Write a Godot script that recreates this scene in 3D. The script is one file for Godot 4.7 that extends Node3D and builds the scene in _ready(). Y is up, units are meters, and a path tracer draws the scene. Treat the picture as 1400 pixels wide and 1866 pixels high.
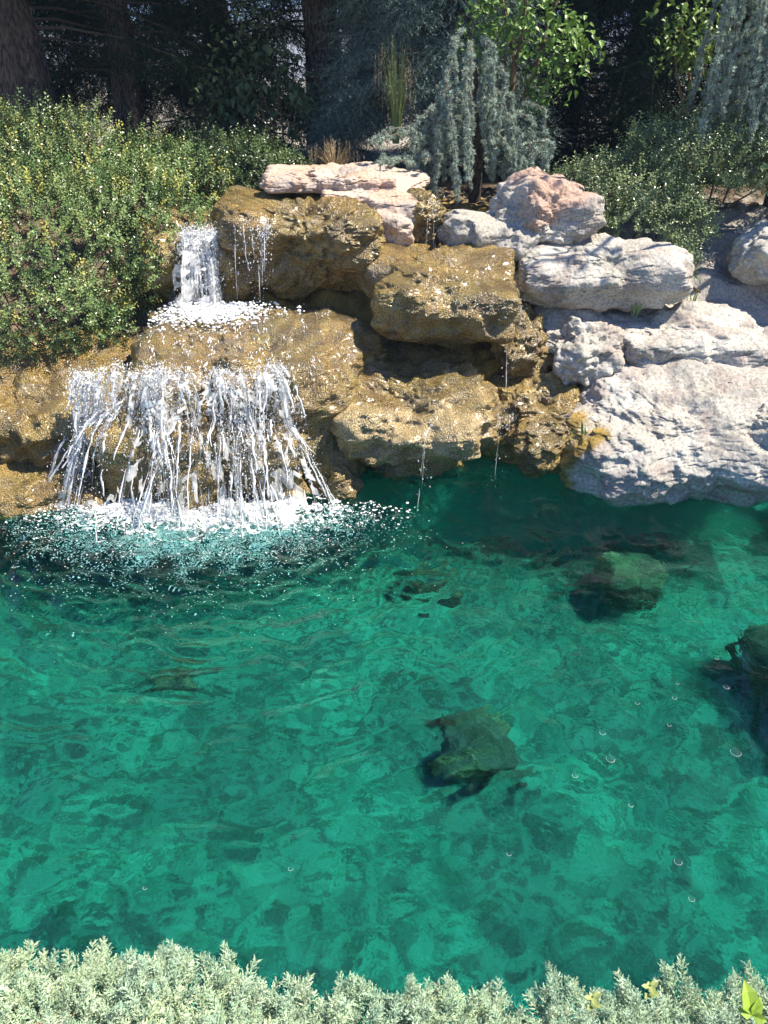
extends Node3D
# A garden pool under a stepped waterfall of boulders, with shrubs, weeping cedars and spruces behind it and juniper in front.

var rng := RandomNumberGenerator.new()
var lump := FastNoiseLite.new()     # broad swellings
var rough := FastNoiseLite.new()    # hand-sized roughness
var cells := FastNoiseLite.new()    # pits and facets
var patch := FastNoiseLite.new()    # colour patches
var wave := FastNoiseLite.new()
var M := {}
var taken := {}
var pool_murk := 1.0  # strength of the water green painted on drowned stone
var kept := {}      # the lobes of each boulder, for the water that runs over them
var skins := {}     # the mesh of each boulder
var wetted := {}    # points on the wet boulders


class Shape:
	var v := PackedVector3Array()
	var c := PackedColorArray()
	var n := PackedVector3Array()
	var i := PackedInt32Array()

	func tri(a: Vector3, b: Vector3, d: Vector3, col: Color) -> void:
		v.append(a); v.append(b); v.append(d)
		c.append(col); c.append(col); c.append(col)

	func mesh() -> ArrayMesh:
		var a := []
		a.resize(Mesh.ARRAY_MAX)
		a[Mesh.ARRAY_VERTEX] = v
		if c.size() == v.size():
			a[Mesh.ARRAY_COLOR] = c
		if n.size() == v.size():
			a[Mesh.ARRAY_NORMAL] = n
		if i.size():
			a[Mesh.ARRAY_INDEX] = i
		var m := ArrayMesh.new()
		m.add_surface_from_arrays(Mesh.PRIMITIVE_TRIANGLES, a)
		return m

	func smooth() -> void:
		n.resize(v.size())
		n.fill(Vector3.ZERO)
		for k in range(0, i.size(), 3):
			var a := i[k]
			var b := i[k + 1]
			var d := i[k + 2]
			var f := (v[d] - v[a]).cross(v[b] - v[a])
			n[a] += f; n[b] += f; n[d] += f
		for k in n.size():
			n[k] = n[k].normalized()


# ---------------------------------------------------------------- naming and tagging

func numbered(called: String) -> String:
	var k: int = taken.get(called, -1) + 1
	taken[called] = k
	return called if k == 0 else "%s_%03d" % [called, k]


func tag(o: Node3D, label: String, category: String, group := "") -> Node3D:
	o.set_meta("label", label)
	o.set_meta("category", category)
	if group:
		o.set_meta("group", group)
	return o


func thing(called: String, at: Vector3, label: String, category: String, group := "") -> Node3D:
	var o := Node3D.new()
	o.name = numbered(called)
	o.position = at
	add_child(o)
	return tag(o, label, category, group)


func piece(called: String, m: Mesh, material: Material, parent: Node = self, kind := "") -> MeshInstance3D:
	var o := MeshInstance3D.new()
	o.mesh = m
	o.material_override = material
	o.name = numbered(called) if parent == self else called
	parent.add_child(o, true)
	if kind:
		o.set_meta("kind", kind)
	return o


func scatter(called: String, m: Mesh, material: Material, places: Array, tints: Array, parent: Node = self) -> MultiMeshInstance3D:
	var mm := MultiMesh.new()
	mm.transform_format = MultiMesh.TRANSFORM_3D
	mm.use_colors = true
	mm.mesh = m
	mm.instance_count = places.size()
	for k in places.size():
		mm.set_instance_transform(k, places[k])
		mm.set_instance_color(k, tints[k])
	var o := MultiMeshInstance3D.new()
	o.multimesh = mm
	o.material_override = material
	o.name = numbered(called) if parent == self else called
	parent.add_child(o, true)
	o.set_meta("kind", "stuff")
	return o


# ---------------------------------------------------------------- materials

func noise_texture(seed_: int, freq: float, octaves: int, side: int, ramp: Array = [], kind := FastNoiseLite.TYPE_SIMPLEX_SMOOTH, fractal := FastNoiseLite.FRACTAL_FBM) -> NoiseTexture2D:
	var f := FastNoiseLite.new()
	f.seed = seed_
	f.noise_type = kind
	f.frequency = freq
	f.fractal_type = fractal
	f.fractal_octaves = octaves
	var t := NoiseTexture2D.new()
	t.width = side
	t.height = side
	t.seamless = true
	t.seamless_blend_skirt = 0.15
	t.noise = f
	if ramp.size():
		var g := Gradient.new()
		g.offsets = PackedFloat32Array(ramp[0])
		g.colors = PackedColorArray(ramp[1])
		t.color_ramp = g
	return t


func matte(albedo: Color, roughness: float) -> StandardMaterial3D:
	var m := StandardMaterial3D.new()
	m.albedo_color = albedo.linear_to_srgb()
	m.roughness = roughness
	return m


func tinted(roughness: float, back := 0.0) -> StandardMaterial3D:
	var m := matte(Color.WHITE, roughness)
	m.vertex_color_use_as_albedo = true
	if back > 0.0:
		m.backlight_enabled = true
		m.backlight = Color(back, back, back)
	return m


func grained(m: StandardMaterial3D, tex: Texture2D, tile: float, bump: Texture2D, bump_cm: float) -> StandardMaterial3D:
	m.albedo_texture = tex
	m.uv1_triplanar = true
	m.uv1_world_triplanar = true
	m.uv1_scale = Vector3.ONE / tile
	if bump:
		m.heightmap_enabled = true
		m.heightmap_texture = bump
		m.heightmap_scale = bump_cm
	return m


func make_materials() -> void:
	var grit := noise_texture(3, 0.02, 6, 1024)
	var pits := noise_texture(5, 0.03, 5, 1024, [[0.0, 0.35, 0.5, 1.0], [Color.BLACK, Color(.45, .45, .45), Color(.7, .7, .7), Color.WHITE]])
	var speckle := noise_texture(7, 0.035, 6, 1024, [[0.0, 0.34, 0.45, 0.6, 1.0], [Color(.66, .64, .62), Color(.8, .79, .77), Color(.92, .91, .90), Color(1, 1, 1), Color(1, 1, 1)]])
	var algae := noise_texture(9, 0.03, 6, 1024, [[0.0, 0.36, 0.47, 0.58, 1.0], [Color(.42, .4, .34), Color(.62, .6, .52), Color(.86, .84, .8), Color(1, .98, .94), Color(1, 1, 1)]])
	M.dry = grained(tinted(0.95), speckle, 0.85, grit, 1.0)
	M.wet = grained(tinted(0.24), algae, 0.36, pits, 1.4)
	M.wet.metallic_specular = 0.7
	M.wet.clearcoat_enabled = true
	M.wet.clearcoat = 0.35
	M.wet.clearcoat_roughness = 0.16
	M.bark = grained(tinted(0.95), noise_texture(12, 0.02, 5, 512, [[0.0, 0.4, 0.55, 1.0], [Color(.35, .33, .32), Color(.6, .58, .56), Color(.95, .93, .9), Color(1, 1, 1)]]), 0.3, grit, 3.0)
	M.bark.uv1_scale = Vector3(4.5, 1.1, 4.5)
	M.soil = grained(tinted(0.95), speckle, 0.7, grit, 3.0)
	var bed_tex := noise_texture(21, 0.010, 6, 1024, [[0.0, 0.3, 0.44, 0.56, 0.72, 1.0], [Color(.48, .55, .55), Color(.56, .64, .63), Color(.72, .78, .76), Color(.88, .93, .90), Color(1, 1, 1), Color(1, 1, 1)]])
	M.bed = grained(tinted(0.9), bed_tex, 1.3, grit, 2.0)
	M.stem = tinted(0.95)
	M.stem.metallic_specular = 0.2
	M.stem_leaf = tinted(0.8)
	M.leaf = tinted(0.3, 0.35)
	M.broadleaf = tinted(0.45, 0.6)
	M.needle = tinted(0.85, 0.15)
	M.needle.metallic_specular = 0.15
	M.tuft = tinted(0.7, 0.25)
	M.juniper = tinted(0.6, 0.25)
	M.blade = tinted(0.5, 0.5)
	M.water = matte(Color(.40, .96, .92), 0.0)
	M.water.albedo_color.a = 0.0
	M.water.transparency = BaseMaterial3D.TRANSPARENCY_ALPHA
	M.water.refraction_enabled = true
	M.water.refraction_scale = 0.033
	M.water.uv1_triplanar = true
	M.water.uv1_world_triplanar = true
	M.water.uv1_scale = Vector3.ONE / 0.8
	M.water.heightmap_enabled = true
	M.water.heightmap_texture = noise_texture(31, 0.012, 3, 1024)
	M.water.heightmap_scale = 0.26
	M.drop = matte(Color(.95, .97, 1.0), 0.06)
	M.drop.albedo_color.a = 0.0
	M.drop.transparency = BaseMaterial3D.TRANSPARENCY_ALPHA
	M.drop.refraction_enabled = true
	M.drop.refraction_scale = 0.033
	M.white_water = matte(Color(.88, .9, .91), 0.15)
	M.white_water.backlight_enabled = true
	M.white_water.backlight = Color(.5, .5, .5)
	M.foam = matte(Color(.88, .9, .9), 0.4)
	M.film = matte(Color.WHITE, 0.02)
	M.film.albedo_color.a = 0.01
	M.film.transparency = BaseMaterial3D.TRANSPARENCY_ALPHA
	M.veil = matte(Color(.9, .92, .93), 0.3)
	M.veil.albedo_color.a = 0.38
	M.veil.transparency = BaseMaterial3D.TRANSPARENCY_ALPHA
	M.froth = matte(Color(.9, .93, .93), 0.5)
	M.froth.albedo_color.a = 0.72
	M.froth.transparency = BaseMaterial3D.TRANSPARENCY_ALPHA
	M.hill = tinted(1.0)


# ---------------------------------------------------------------- rocks

func turn(yaw: float, pitch: float, roll: float) -> Basis:
	return Basis.from_euler(Vector3(deg_to_rad(pitch), deg_to_rad(yaw), deg_to_rad(roll)))


# One lobe of a boulder: centre, half size, yaw, pitch, roll and how round its edges are (0 to 1).
func lobe(at: Vector3, half: Vector3, yaw := 0.0, pitch := 0.0, roll := 0.0, roundness := 0.6) -> Array:
	var r := minf(half.x, minf(half.y, half.z)) * roundness
	return [at, turn(yaw, pitch, roll).transposed(), half - Vector3(r, r, r), r]


func field(p: Vector3, lobes: Array, k: float) -> float:
	var best := 1e9
	for l in lobes:
		var b: Basis = l[1]
		var h: Vector3 = l[2]
		var at: Vector3 = l[0]
		var q: Vector3 = (b * (p - at)).abs() - h
		var d: float = q.max(Vector3.ZERO).length() + minf(maxf(q.x, maxf(q.y, q.z)), 0.0) - l[3]
		if best > 1e8:
			best = d
		else:
			var m := clampf(0.5 + 0.5 * (best - d) / k, 0.0, 1.0)
			best = lerpf(best, d, m) - k * m * (1.0 - m)
	return best


# A boulder: rays from its centre find the surface of its lobes, which noise then roughens.
func boulder_mesh(centre: Vector3, spread: Vector3, lobes: Array, tint: Callable, n := 48, swell := 0.06, facet := 0.03, crag := 0.018, off := Vector3.ZERO, join := 0.08) -> ArrayMesh:
	var s := Shape.new()
	var at := {}
	var reach := spread.length() * 2.2
	for face in 6:
		for a in n + 1:
			for b in n + 1:
				var g: Vector3i
				match face:
					0: g = Vector3i(n, a, b)
					1: g = Vector3i(0, a, b)
					2: g = Vector3i(a, n, b)
					3: g = Vector3i(a, 0, b)
					4: g = Vector3i(a, b, n)
					5: g = Vector3i(a, b, 0)
				if at.has(g):
					continue
				at[g] = s.v.size()
				var u := Vector3(tan((g.x * 2.0 / n - 1.0) * 0.785), tan((g.y * 2.0 / n - 1.0) * 0.785), tan((g.z * 2.0 / n - 1.0) * 0.785))
				var d := (u.normalized() * spread).normalized()
				var r := reach
				for step in 40:
					var f := field(centre + d * r, lobes, join)
					if f < 0.002:
						break
					r -= f * 0.95
					if r < 0.02:
						r = 0.02
						break
				var p := centre + d * r
				var q := p + off
				var w := Vector3(rough.get_noise_3dv(q * 0.5), rough.get_noise_3dv(q * 0.5 + Vector3(7, 3, 1)), 0.0) * 0.12
				var out := (p - centre).normalized()
				var push := swell * (lump.get_noise_3dv(q) * 1.9 + lump.get_noise_3dv(q * 2.7) * 0.9)
				push += facet * (cells.get_noise_3dv(q + w) + 0.45) * 2.0
				push += crag * rough.get_noise_3dv(q) * 1.8
				push -= crag * maxf(0.0, absf(rough.get_noise_3dv(q * Vector3(0.5, 1.6, 0.5) + Vector3(5, 5, 5))) * -6.0 + 0.5) * 1.3
				p += out * push
				s.v.append(p)
				# below the waterline the bright green of sunlit, murky water is painted on
				var murk := smoothstep(-0.01, -0.04, p.y + 0.05 * patch.get_noise_3dv(p * 2.0))
				s.c.append((tint.call(p, q) as Color).lerp(Color(.016, .25, .175), murk * pool_murk))
	for face in 6:
		for a in n:
			for b in n:
				var q := []
				for k in [[0, 0], [1, 0], [1, 1], [0, 1]]:
					var x: int = a + k[0]
					var y: int = b + k[1]
					match face:
						0: q.append(at[Vector3i(n, x, y)])
						1: q.append(at[Vector3i(0, x, y)])
						2: q.append(at[Vector3i(x, n, y)])
						3: q.append(at[Vector3i(x, 0, y)])
						4: q.append(at[Vector3i(x, y, n)])
						5: q.append(at[Vector3i(x, y, 0)])
				var ends: Array = [0, 1, 2, 0, 2, 3] if face in [1, 2, 5] else [0, 2, 1, 0, 3, 2]
				for k in ends:
					s.i.append(q[k])
	s.smooth()
	return s.mesh()


func stain(q: Vector3, low: float, high: float, shift := 0.0, scale := 1.0) -> float:
	return smoothstep(low, high, patch.get_noise_3dv(q * scale + Vector3(shift, shift * 0.7, -shift)))


func wet_tint(p: Vector3, q: Vector3) -> Color:
	var c := Color(.33, .225, .055).lerp(Color(.42, .315, .09), stain(q, -0.1, 0.35, 3.0))
	c = c.lerp(Color(.14, .088, .03), stain(q, 0.05, 0.35, 11.0, 1.4) * 0.55)
	c = c.lerp(Color(.20, .165, .045), stain(q, 0.0, 0.4, 23.0, 0.8) * 0.6)
	c = c.lerp(Color(.085, .055, .022), stain(q * Vector3(2.6, .55, 2.6), 0.14, 0.36, 61.0) * 0.45)
	return c.lerp(Color(.40, .33, .22), stain(q, 0.25, 0.42, 31.0, 1.6) * 0.5)


func dry_tint(p: Vector3, q: Vector3) -> Color:
	var c := Color(.40, .385, .345).lerp(Color(.50, .487, .447), stain(q, -0.2, 0.3, 3.0))
	c = c.lerp(Color(.34, .29, .26), stain(q, 0.1, 0.4, 11.0, 1.5) * 0.7)
	return c.lerp(Color(.26, .24, .22), stain(q, 0.2, 0.45, 23.0, 2.5) * 0.6)


func pink_tint(p: Vector3, q: Vector3) -> Color:
	var c := Color(.50, .36, .28).lerp(Color(.57, .46, .38), stain(q, -0.15, 0.25, 3.0))
	return c.lerp(Color(.40, .36, .33), stain(q, 0.05, 0.3, 41.0) * 0.8)


func rock(called: String, label: String, category: String, material: Material, centre: Vector3, spread: Vector3, lobes: Array, tint: Callable, n := 48, swell := 0.06, facet := 0.03, crag := 0.018, join := 0.08) -> MeshInstance3D:
	var off := Vector3(rng.randf() * 40.0, rng.randf() * 40.0, rng.randf() * 40.0)
	var m := boulder_mesh(centre, spread, lobes, tint, n, swell, facet, crag, off, join)
	var o := piece(called, m, material)
	tag(o, label, category)
	kept[called] = lobes
	skins[called] = m
	if material == M.wet:
		var a := m.surface_get_arrays(0)
		wetted[called] = [a[Mesh.ARRAY_VERTEX], a[Mesh.ARRAY_NORMAL], 2500 * spread.x * spread.z / 0.3]
	return o


# ---------------------------------------------------------------- the ground

func bank_height(x: float, z: float) -> float:
	var t := -z
	var h := 0.0
	var stops := [[4.3, -1.0], [4.6, -0.1], [4.9, 0.5], [5.4, 0.82], [5.75, 1.1], [6.3, 1.32], [7.2, 1.38], [12.0, 1.3], [40.0, 1.0]]
	for k in stops.size() - 1:
		if t >= stops[k][0]:
			h = lerpf(stops[k][1], stops[k + 1][1], clampf((t - stops[k][0]) / (stops[k + 1][0] - stops[k][0]), 0.0, 1.0))
	if t < 4.3:
		h = -1.0
	return h


func grid(x0: float, x1: float, z0: float, z1: float, nx: int, nz: int, height: Callable, tint: Callable) -> ArrayMesh:
	var s := Shape.new()
	for j in nz + 1:
		for i in nx + 1:
			var x := lerpf(x0, x1, float(i) / nx)
			var z := lerpf(z0, z1, float(j) / nz)
			var p: Vector3 = height.call(x, z)
			s.v.append(p)
			s.c.append(tint.call(p))
	for j in nz:
		for i in nx:
			var a := j * (nx + 1) + i
			var b := a + 1
			var c := a + nx + 1
			var d := c + 1
			for k in [a, b, d, a, d, c]:
				s.i.append(k)
	s.smooth()
	return s.mesh()


func build_ground() -> void:
	# the rocky bank behind the pool, rough sprayed stone to the right
	var bank := grid(-4.5, 4.5, -7.2, -3.9, 300, 160,
		func(x: float, z: float) -> Vector3:
			var y := bank_height(x, z)
			var q := Vector3(x, y, z)
			var edge := smoothstep(0.0, 0.4, z + 7.2)
			y += edge * (0.10 * lump.get_noise_3dv(q * 1.6) + 0.09 * (cells.get_noise_3dv(q) + 0.4) + 0.03 * rough.get_noise_3dv(q))
			return Vector3(x, y, z + edge * 0.08 * lump.get_noise_3dv(q * 2.0 + Vector3(9, 9, 9))),
		func(p: Vector3) -> Color:
			var soil := Color(.12, .085, .055).lerp(Color(.20, .16, .11), stain(p, -0.2, 0.3, 5.0, 2.0))
			var stone := dry_tint(p, p * 1.3).lerp(Color(.30, .27, .25), 0.45)
			var wet := wet_tint(p, p)
			var c := wet.lerp(stone, smoothstep(0.95, 1.25, p.x + 0.5 * patch.get_noise_3dv(p)))
			c = c.lerp(Color(.018, .28, .20), smoothstep(0.0, -0.06, p.y + 0.05 * patch.get_noise_3dv(p * 2.0)))  # sunlit green of the murky water painted onto the drowned bank
			c = c.lerp(soil, smoothstep(-1.35, -1.6, p.x + .2 * patch.get_noise_3dv(p)) * smoothstep(.5, .65, p.y + .2 * patch.get_noise_3dv(p * 1.5)))
			return c.lerp(soil, smoothstep(1.28, 1.36, p.y + 0.12 * patch.get_noise_3dv(p * 2.0))))
	piece("rock_bank", bank, M.dry, self, "structure")
	# garden soil behind, out to the horizon
	var garden := grid(-40.0, 40.0, -60.0, -7.2, 120, 90,
		func(x: float, z: float) -> Vector3:
			var y := bank_height(x, z)
			return Vector3(x, y - 0.002 + 0.06 * lump.get_noise_3dv(Vector3(x, 0, z)) * smoothstep(7.2, 8.0, -z), z),
		func(p: Vector3) -> Color:
			var c := Color(.10, .08, .05).lerp(Color(.17, .14, .08), stain(p, -0.2, 0.3, 5.0))
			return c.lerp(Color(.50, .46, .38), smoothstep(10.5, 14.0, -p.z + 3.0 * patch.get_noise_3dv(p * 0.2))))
	piece("garden_ground", garden, M.soil, self, "structure")
	var far := Shape.new()
	for q in [[-600, -900, 600, -60], [-600, -60, -40, 60], [40, -60, 600, 60], [-40, 1.5, 40, 60], [-40, -7.2, -4.5, 1.5], [4.5, -7.2, 40, 1.5]]:
		var y := 0.98 if q[1] < -59 else 0.3
		var a := Vector3(q[0], y, q[1])
		var b := Vector3(q[2], y, q[1])
		var c := Vector3(q[0], y, q[3])
		var d := Vector3(q[2], y, q[3])
		far.tri(a, b, d, Color(.50, .46, .38))
		far.tri(a, d, c, Color(.50, .46, .38))
	piece("plain", far.mesh(), M.soil, self, "structure")
	# hills across the valley
	var hills := grid(-700.0, 700.0, -900.0, -500.0, 80, 20,
		func(x: float, z: float) -> Vector3:
			var ridge := sin(clampf((z + 900.0) / 400.0, 0.0, 1.0) * PI)
			return Vector3(x, ridge * (34.0 + 26.0 * lump.get_noise_3dv(Vector3(x * 0.006, 0, z * 0.006))), z),
		func(p: Vector3) -> Color: return Color(.34, .31, .26).lerp(Color(.38, .35, .30), stain(p, -0.2, 0.3, 0.0, 0.01)))
	piece("hills", hills, M.hill, self, "structure")
	# the floor of the pool
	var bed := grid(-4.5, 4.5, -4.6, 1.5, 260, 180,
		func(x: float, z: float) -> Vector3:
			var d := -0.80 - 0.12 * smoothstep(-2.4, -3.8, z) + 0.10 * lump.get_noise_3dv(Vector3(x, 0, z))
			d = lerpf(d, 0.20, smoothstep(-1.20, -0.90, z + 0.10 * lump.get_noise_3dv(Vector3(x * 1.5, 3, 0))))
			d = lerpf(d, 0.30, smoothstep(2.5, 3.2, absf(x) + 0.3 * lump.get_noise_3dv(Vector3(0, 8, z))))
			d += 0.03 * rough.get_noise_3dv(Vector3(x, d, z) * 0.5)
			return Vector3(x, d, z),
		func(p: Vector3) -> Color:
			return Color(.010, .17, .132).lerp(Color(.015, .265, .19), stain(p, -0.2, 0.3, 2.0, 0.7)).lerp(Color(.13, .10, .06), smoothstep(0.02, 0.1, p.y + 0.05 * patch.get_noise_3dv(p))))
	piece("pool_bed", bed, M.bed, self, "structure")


# ---------------------------------------------------------------- the boulders

func build_rocks() -> void:
	var wet := wet_tint
	var dry := dry_tint
	# the broad ledge under the lower fall, and what the water breaks on
	rock("fall_ledge", "broad brown ledge that the lower waterfall pours over, flat and streaming on top", "rock ledge", M.wet, Vector3(-0.82, 0.42, -4.75), Vector3(.75, .45, .6), [
		lobe(Vector3(-0.86, 0.37, -4.80), Vector3(.72, .44, .60), 3, 10, -1, .55),
		lobe(Vector3(-0.40, 0.37, -4.68), Vector3(.32, .45, .46), -14, 10, 5, .8),
		lobe(Vector3(-0.36, 0.12, -4.46), Vector3(.20, .32, .28), -10, 14, 10, .9)], wet, 84, .045, .045, .024, .10)
	rock("fall_rock", "rounded brown rock low behind the falling water, splashed white", "rock", M.wet, Vector3(-1.0, 0.1, -4.3), Vector3(.6, .4, .3), [
		lobe(Vector3(-0.88, 0.18, -4.22), Vector3(.44, .33, .26), 4, 12, -5, .9),
		lobe(Vector3(-1.40, 0.20, -4.26), Vector3(.34, .36, .28), 10, 14, 8, .9)], wet, 56, .07, .06, .03)
	rock("wet_boulder", "brown wet boulder at the far left below the shrub, dark in front", "boulder", M.wet, Vector3(-2.2, 0.3, -4.6), Vector3(.5, .4, .5), [
		lobe(Vector3(-2.18, 0.38, -4.66), Vector3(.60, .24, .48), 3, 17, -3, .7),
		lobe(Vector3(-2.05, 0.20, -4.62), Vector3(.42, .26, .36), -8, 8, 6, .9)], wet, 52, .07, .05, .022)
	rock("shore_rock", "low brown rock at the left waterline beneath the overhanging wet boulder", "rock", M.wet, Vector3(-2.1, 0.02, -4.1), Vector3(.4, .2, .25), [
		lobe(Vector3(-2.12, -.01, -4.14), Vector3(.45, .15, .26), 6, 10, -4, .9)], wet, 40, .05, .05, .022)
	# upper left
	rock("upper_boulder", "big mossy brown boulder right of the upper waterfall, hollowed below", "boulder", M.wet, Vector3(-0.5, 1.25, -5.5), Vector3(.5, .28, .45), [
		lobe(Vector3(-0.58, 1.33, -5.58), Vector3(.50, .14, .46), 4, 4, -2, .8),
		lobe(Vector3(-0.30, 1.26, -5.42), Vector3(.27, .20, .30), -20, 8, 10, .9),
		lobe(Vector3(-0.52, 1.10, -5.60), Vector3(.36, .18, .36), 8, 0, 4, .9)], wet, 72, .06, .07, .03)
	rock("stream_rock", "mossy rock at the lip of the upper waterfall beside the shrub", "rock", M.wet, Vector3(-1.25, 1.1, -5.6), Vector3(.35, .3, .35), [
		lobe(Vector3(-1.26, 1.05, -5.62), Vector3(.40, .30, .38), 8, 13, -2, .6)], wet, 44, .06, .06, .024)
	rock("pink_slab", "flat pink stone slab lying on top of the mossy boulder", "stone slab", M.dry, Vector3(-0.3, 1.5, -5.95), Vector3(.5, .12, .4), [
		lobe(Vector3(-0.40, 1.565, -5.97), Vector3(.43, .045, .34), 8, 3, -1, .8),
		lobe(Vector3(-0.06, 1.50, -5.86), Vector3(.32, .06, .36), -10, 12, -7, .8),
		lobe(Vector3(-0.10, 1.43, -5.72), Vector3(.28, .06, .30), -14, 16, -6, .8),
		lobe(Vector3(0.05, 1.32, -5.64), Vector3(.17, .14, .24), -12, 26, -26, .9)], pink_tint, 68, .035, .035, .03, .025)
	rock("moss_rock", "small mossy rock with a trickle running down it, right of the pink slab", "rock", M.wet, Vector3(.26, 1.33, -5.6), Vector3(.15, .2, .15), [
		lobe(Vector3(.25, 1.33, -5.62), Vector3(.14, .19, .17), 10, 5, 0, .9)], wet, 40, .04, .06, .03)
	rock("small_grey_rock", "small pale wedge of rock between the pink slab and the middle boulder", "rock", M.dry, Vector3(.02, 1.12, -5.5), Vector3(.2, .2, .25), [
		lobe(Vector3(.02, 1.10, -5.50), Vector3(.22, .18, .26), -20, 22, -14, .9)], func(p: Vector3, q: Vector3) -> Color: return wet_tint(p, q).lerp(Color(.42, .37, .31), .6), 40, .05, .06, .03)
	# the middle stack
	rock("middle_boulder", "large golden brown boulder in the middle, flat wet top over a dark overhang", "boulder", M.wet, Vector3(.36, .92, -5.05), Vector3(.45, .3, .5), [
		lobe(Vector3(.40, 1.00, -5.00), Vector3(.44, .16, .46), -8, 9, 1, .7),
		lobe(Vector3(.34, .84, -5.18), Vector3(.34, .16, .36), -6, 0, -4, .9),
		lobe(Vector3(.14, 1.06, -5.38), Vector3(.34, .14, .30), 14, 12, -6, .9)], wet, 80, .05, .035, .018)
	rock("lower_boulder", "jagged golden boulder at the waterline below the middle boulder, sunlit front facets painted pale", "boulder", M.wet, Vector3(.17, .28, -4.6), Vector3(.5, .4, .5), [
		lobe(Vector3(.15, .44, -4.60), Vector3(.48, .16, .50), 6, 14, 2, .75),
		lobe(Vector3(.14, .06, -4.70), Vector3(.34, .30, .36), 6, 0, 2, .9),
		lobe(Vector3(.26, .40, -4.30), Vector3(.34, .11, .28), -10, 20, 8, .5)], func(p: Vector3, q: Vector3) -> Color:
			return wet_tint(p, q).lerp(Color(.52, .41, .21), smoothstep(-4.30, -4.16, p.z + 0.26 * patch.get_noise_3dv(q * 1.4)) * smoothstep(.22, .3, p.y + 0.1 * patch.get_noise_3dv(q))), 84, .05, .06, .022)  # sunlight on the upper front facets painted as a paler colour
	rock("waterline_rock", "small brown rock poking from the water between the lower fall and the jagged boulder", "rock", M.wet, Vector3(-.32, .06, -4.2), Vector3(.14, .16, .16), [
		lobe(Vector3(-.31, .05, -4.2), Vector3(.13, .15, .16), 20, 10, -25, .9)], wet, 36, .05, .04, .02)
	# the wet cleft between the brown and the grey rocks
	rock("cleft_rock", "narrow brown rock standing in the cleft right of the middle boulder", "rock", M.wet, Vector3(.92, .66, -5.0), Vector3(.18, .3, .25), [
		lobe(Vector3(.92, .52, -5.06), Vector3(.20, .34, .26), 0, 28, 12, .95)], wet, 44, .06, .07, .03)
	rock("cleft_step", "low brown step in the cleft with water trickling left of it", "rock", M.wet, Vector3(1.02, .3, -4.7), Vector3(.3, .2, .3), [
		lobe(Vector3(1.00, .26, -4.72), Vector3(.32, .20, .34), 8, 16, 6, .9)], wet, 48, .06, .05, .025)
	# the grey rocks
	rock("pink_boulder", "pinkish grey boulder atop the right bank, its lower grey shoulder on the left", "boulder", M.dry, Vector3(1.0, 1.33, -5.55), Vector3(.5, .22, .3), [
		lobe(Vector3(1.10, 1.37, -5.58), Vector3(.33, .19, .30), 16, 10, -9, .8),
		lobe(Vector3(1.02, 1.47, -5.62), Vector3(.20, .13, .20), 30, 10, 10, .7),
		lobe(Vector3(.70, 1.25, -5.45), Vector3(.30, .13, .22), -8, 4, -8, .95)], func(p: Vector3, q: Vector3) -> Color:
			return dry_tint(p, q).lerp(Color(.45, .32, .255), stain(q, -0.25, 0.1, 51.0) * smoothstep(.80, .95, p.x + .2 * patch.get_noise_3dv(q)) * smoothstep(1.30, 1.40, p.y + .12 * patch.get_noise_3dv(q * 1.7))), 64, .06, .06, .022)
	rock("long_boulder", "long pale grey boulder lying under the pinkish one, shaded beneath", "boulder", M.dry, Vector3(1.42, 1.08, -5.25), Vector3(.55, .17, .28), [
		lobe(Vector3(1.24, 1.07, -5.30), Vector3(.36, .15, .28), 10, 10, 4, .9),
		lobe(Vector3(1.66, 1.08, -5.26), Vector3(.34, .16, .27), -8, 10, 2, .95)], dry, 60, .06, .05, .02)
	rock("hollow_rock", "squat grey rock with a dark wet hollow on its left, beside the cleft", "rock", M.dry, Vector3(1.26, .64, -4.98), Vector3(.25, .2, .3), [
		lobe(Vector3(1.28, .62, -5.00), Vector3(.26, .20, .34), 10, 12, -6, .9)], dry, 48, .07, .08, .03)
	rock("grey_shelf", "flat grey rock shelf in front of the long boulder, a blade plant on it", "rock", M.dry, Vector3(1.95, .66, -5.08), Vector3(.6, .17, .4), [
		lobe(Vector3(1.78, .66, -5.10), Vector3(.34, .14, .40), 14, 12, 4, .9),
		lobe(Vector3(2.14, .64, -5.06), Vector3(.40, .16, .40), -10, 12, -2, .9)], dry, 56, .06, .05, .02)
	rock("great_grey_rock", "great pale grey rock sloping into the pool on the right, broadest of the dry ones", "boulder", M.dry, Vector3(1.75, .28, -4.45), Vector3(.8, .35, .6), [
		lobe(Vector3(1.86, .26, -4.50), Vector3(.62, .25, .54), -6, 21, 5, .75),
		lobe(Vector3(2.20, .34, -4.62), Vector3(.40, .24, .50), 12, 18, -6, .8),
		lobe(Vector3(1.62, .14, -4.24), Vector3(.36, .20, .30), 14, 20, 4, .9),
		lobe(Vector3(1.30, .24, -4.36), Vector3(.24, .14, .26), 10, 10, -3, .9)], func(p: Vector3, q: Vector3) -> Color:
			return wet_tint(p, q).lerp(dry_tint(p, q), smoothstep(1.12, 1.26, p.x + .35 * patch.get_noise_3dv(q))), 96, .06, .05, .018, .12)
	rock("lip_rock", "brown lip of rock overhanging the water, left end of the great grey rock", "rock", M.wet, Vector3(1.1, .25, -4.45), Vector3(.28, .13, .28), [
		lobe(Vector3(1.08, .24, -4.47), Vector3(.27, .10, .28), 10, 10, 3, .8),
		lobe(Vector3(1.12, .12, -4.55), Vector3(.22, .14, .24), 0, 0, 0, .9)], func(p: Vector3, q: Vector3) -> Color:
			return wet_tint(p, q).lerp(dry_tint(p, q) * .8, smoothstep(1.14, 1.30, p.x + .4 * patch.get_noise_3dv(q))), 56, .06, .08, .03)
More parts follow.
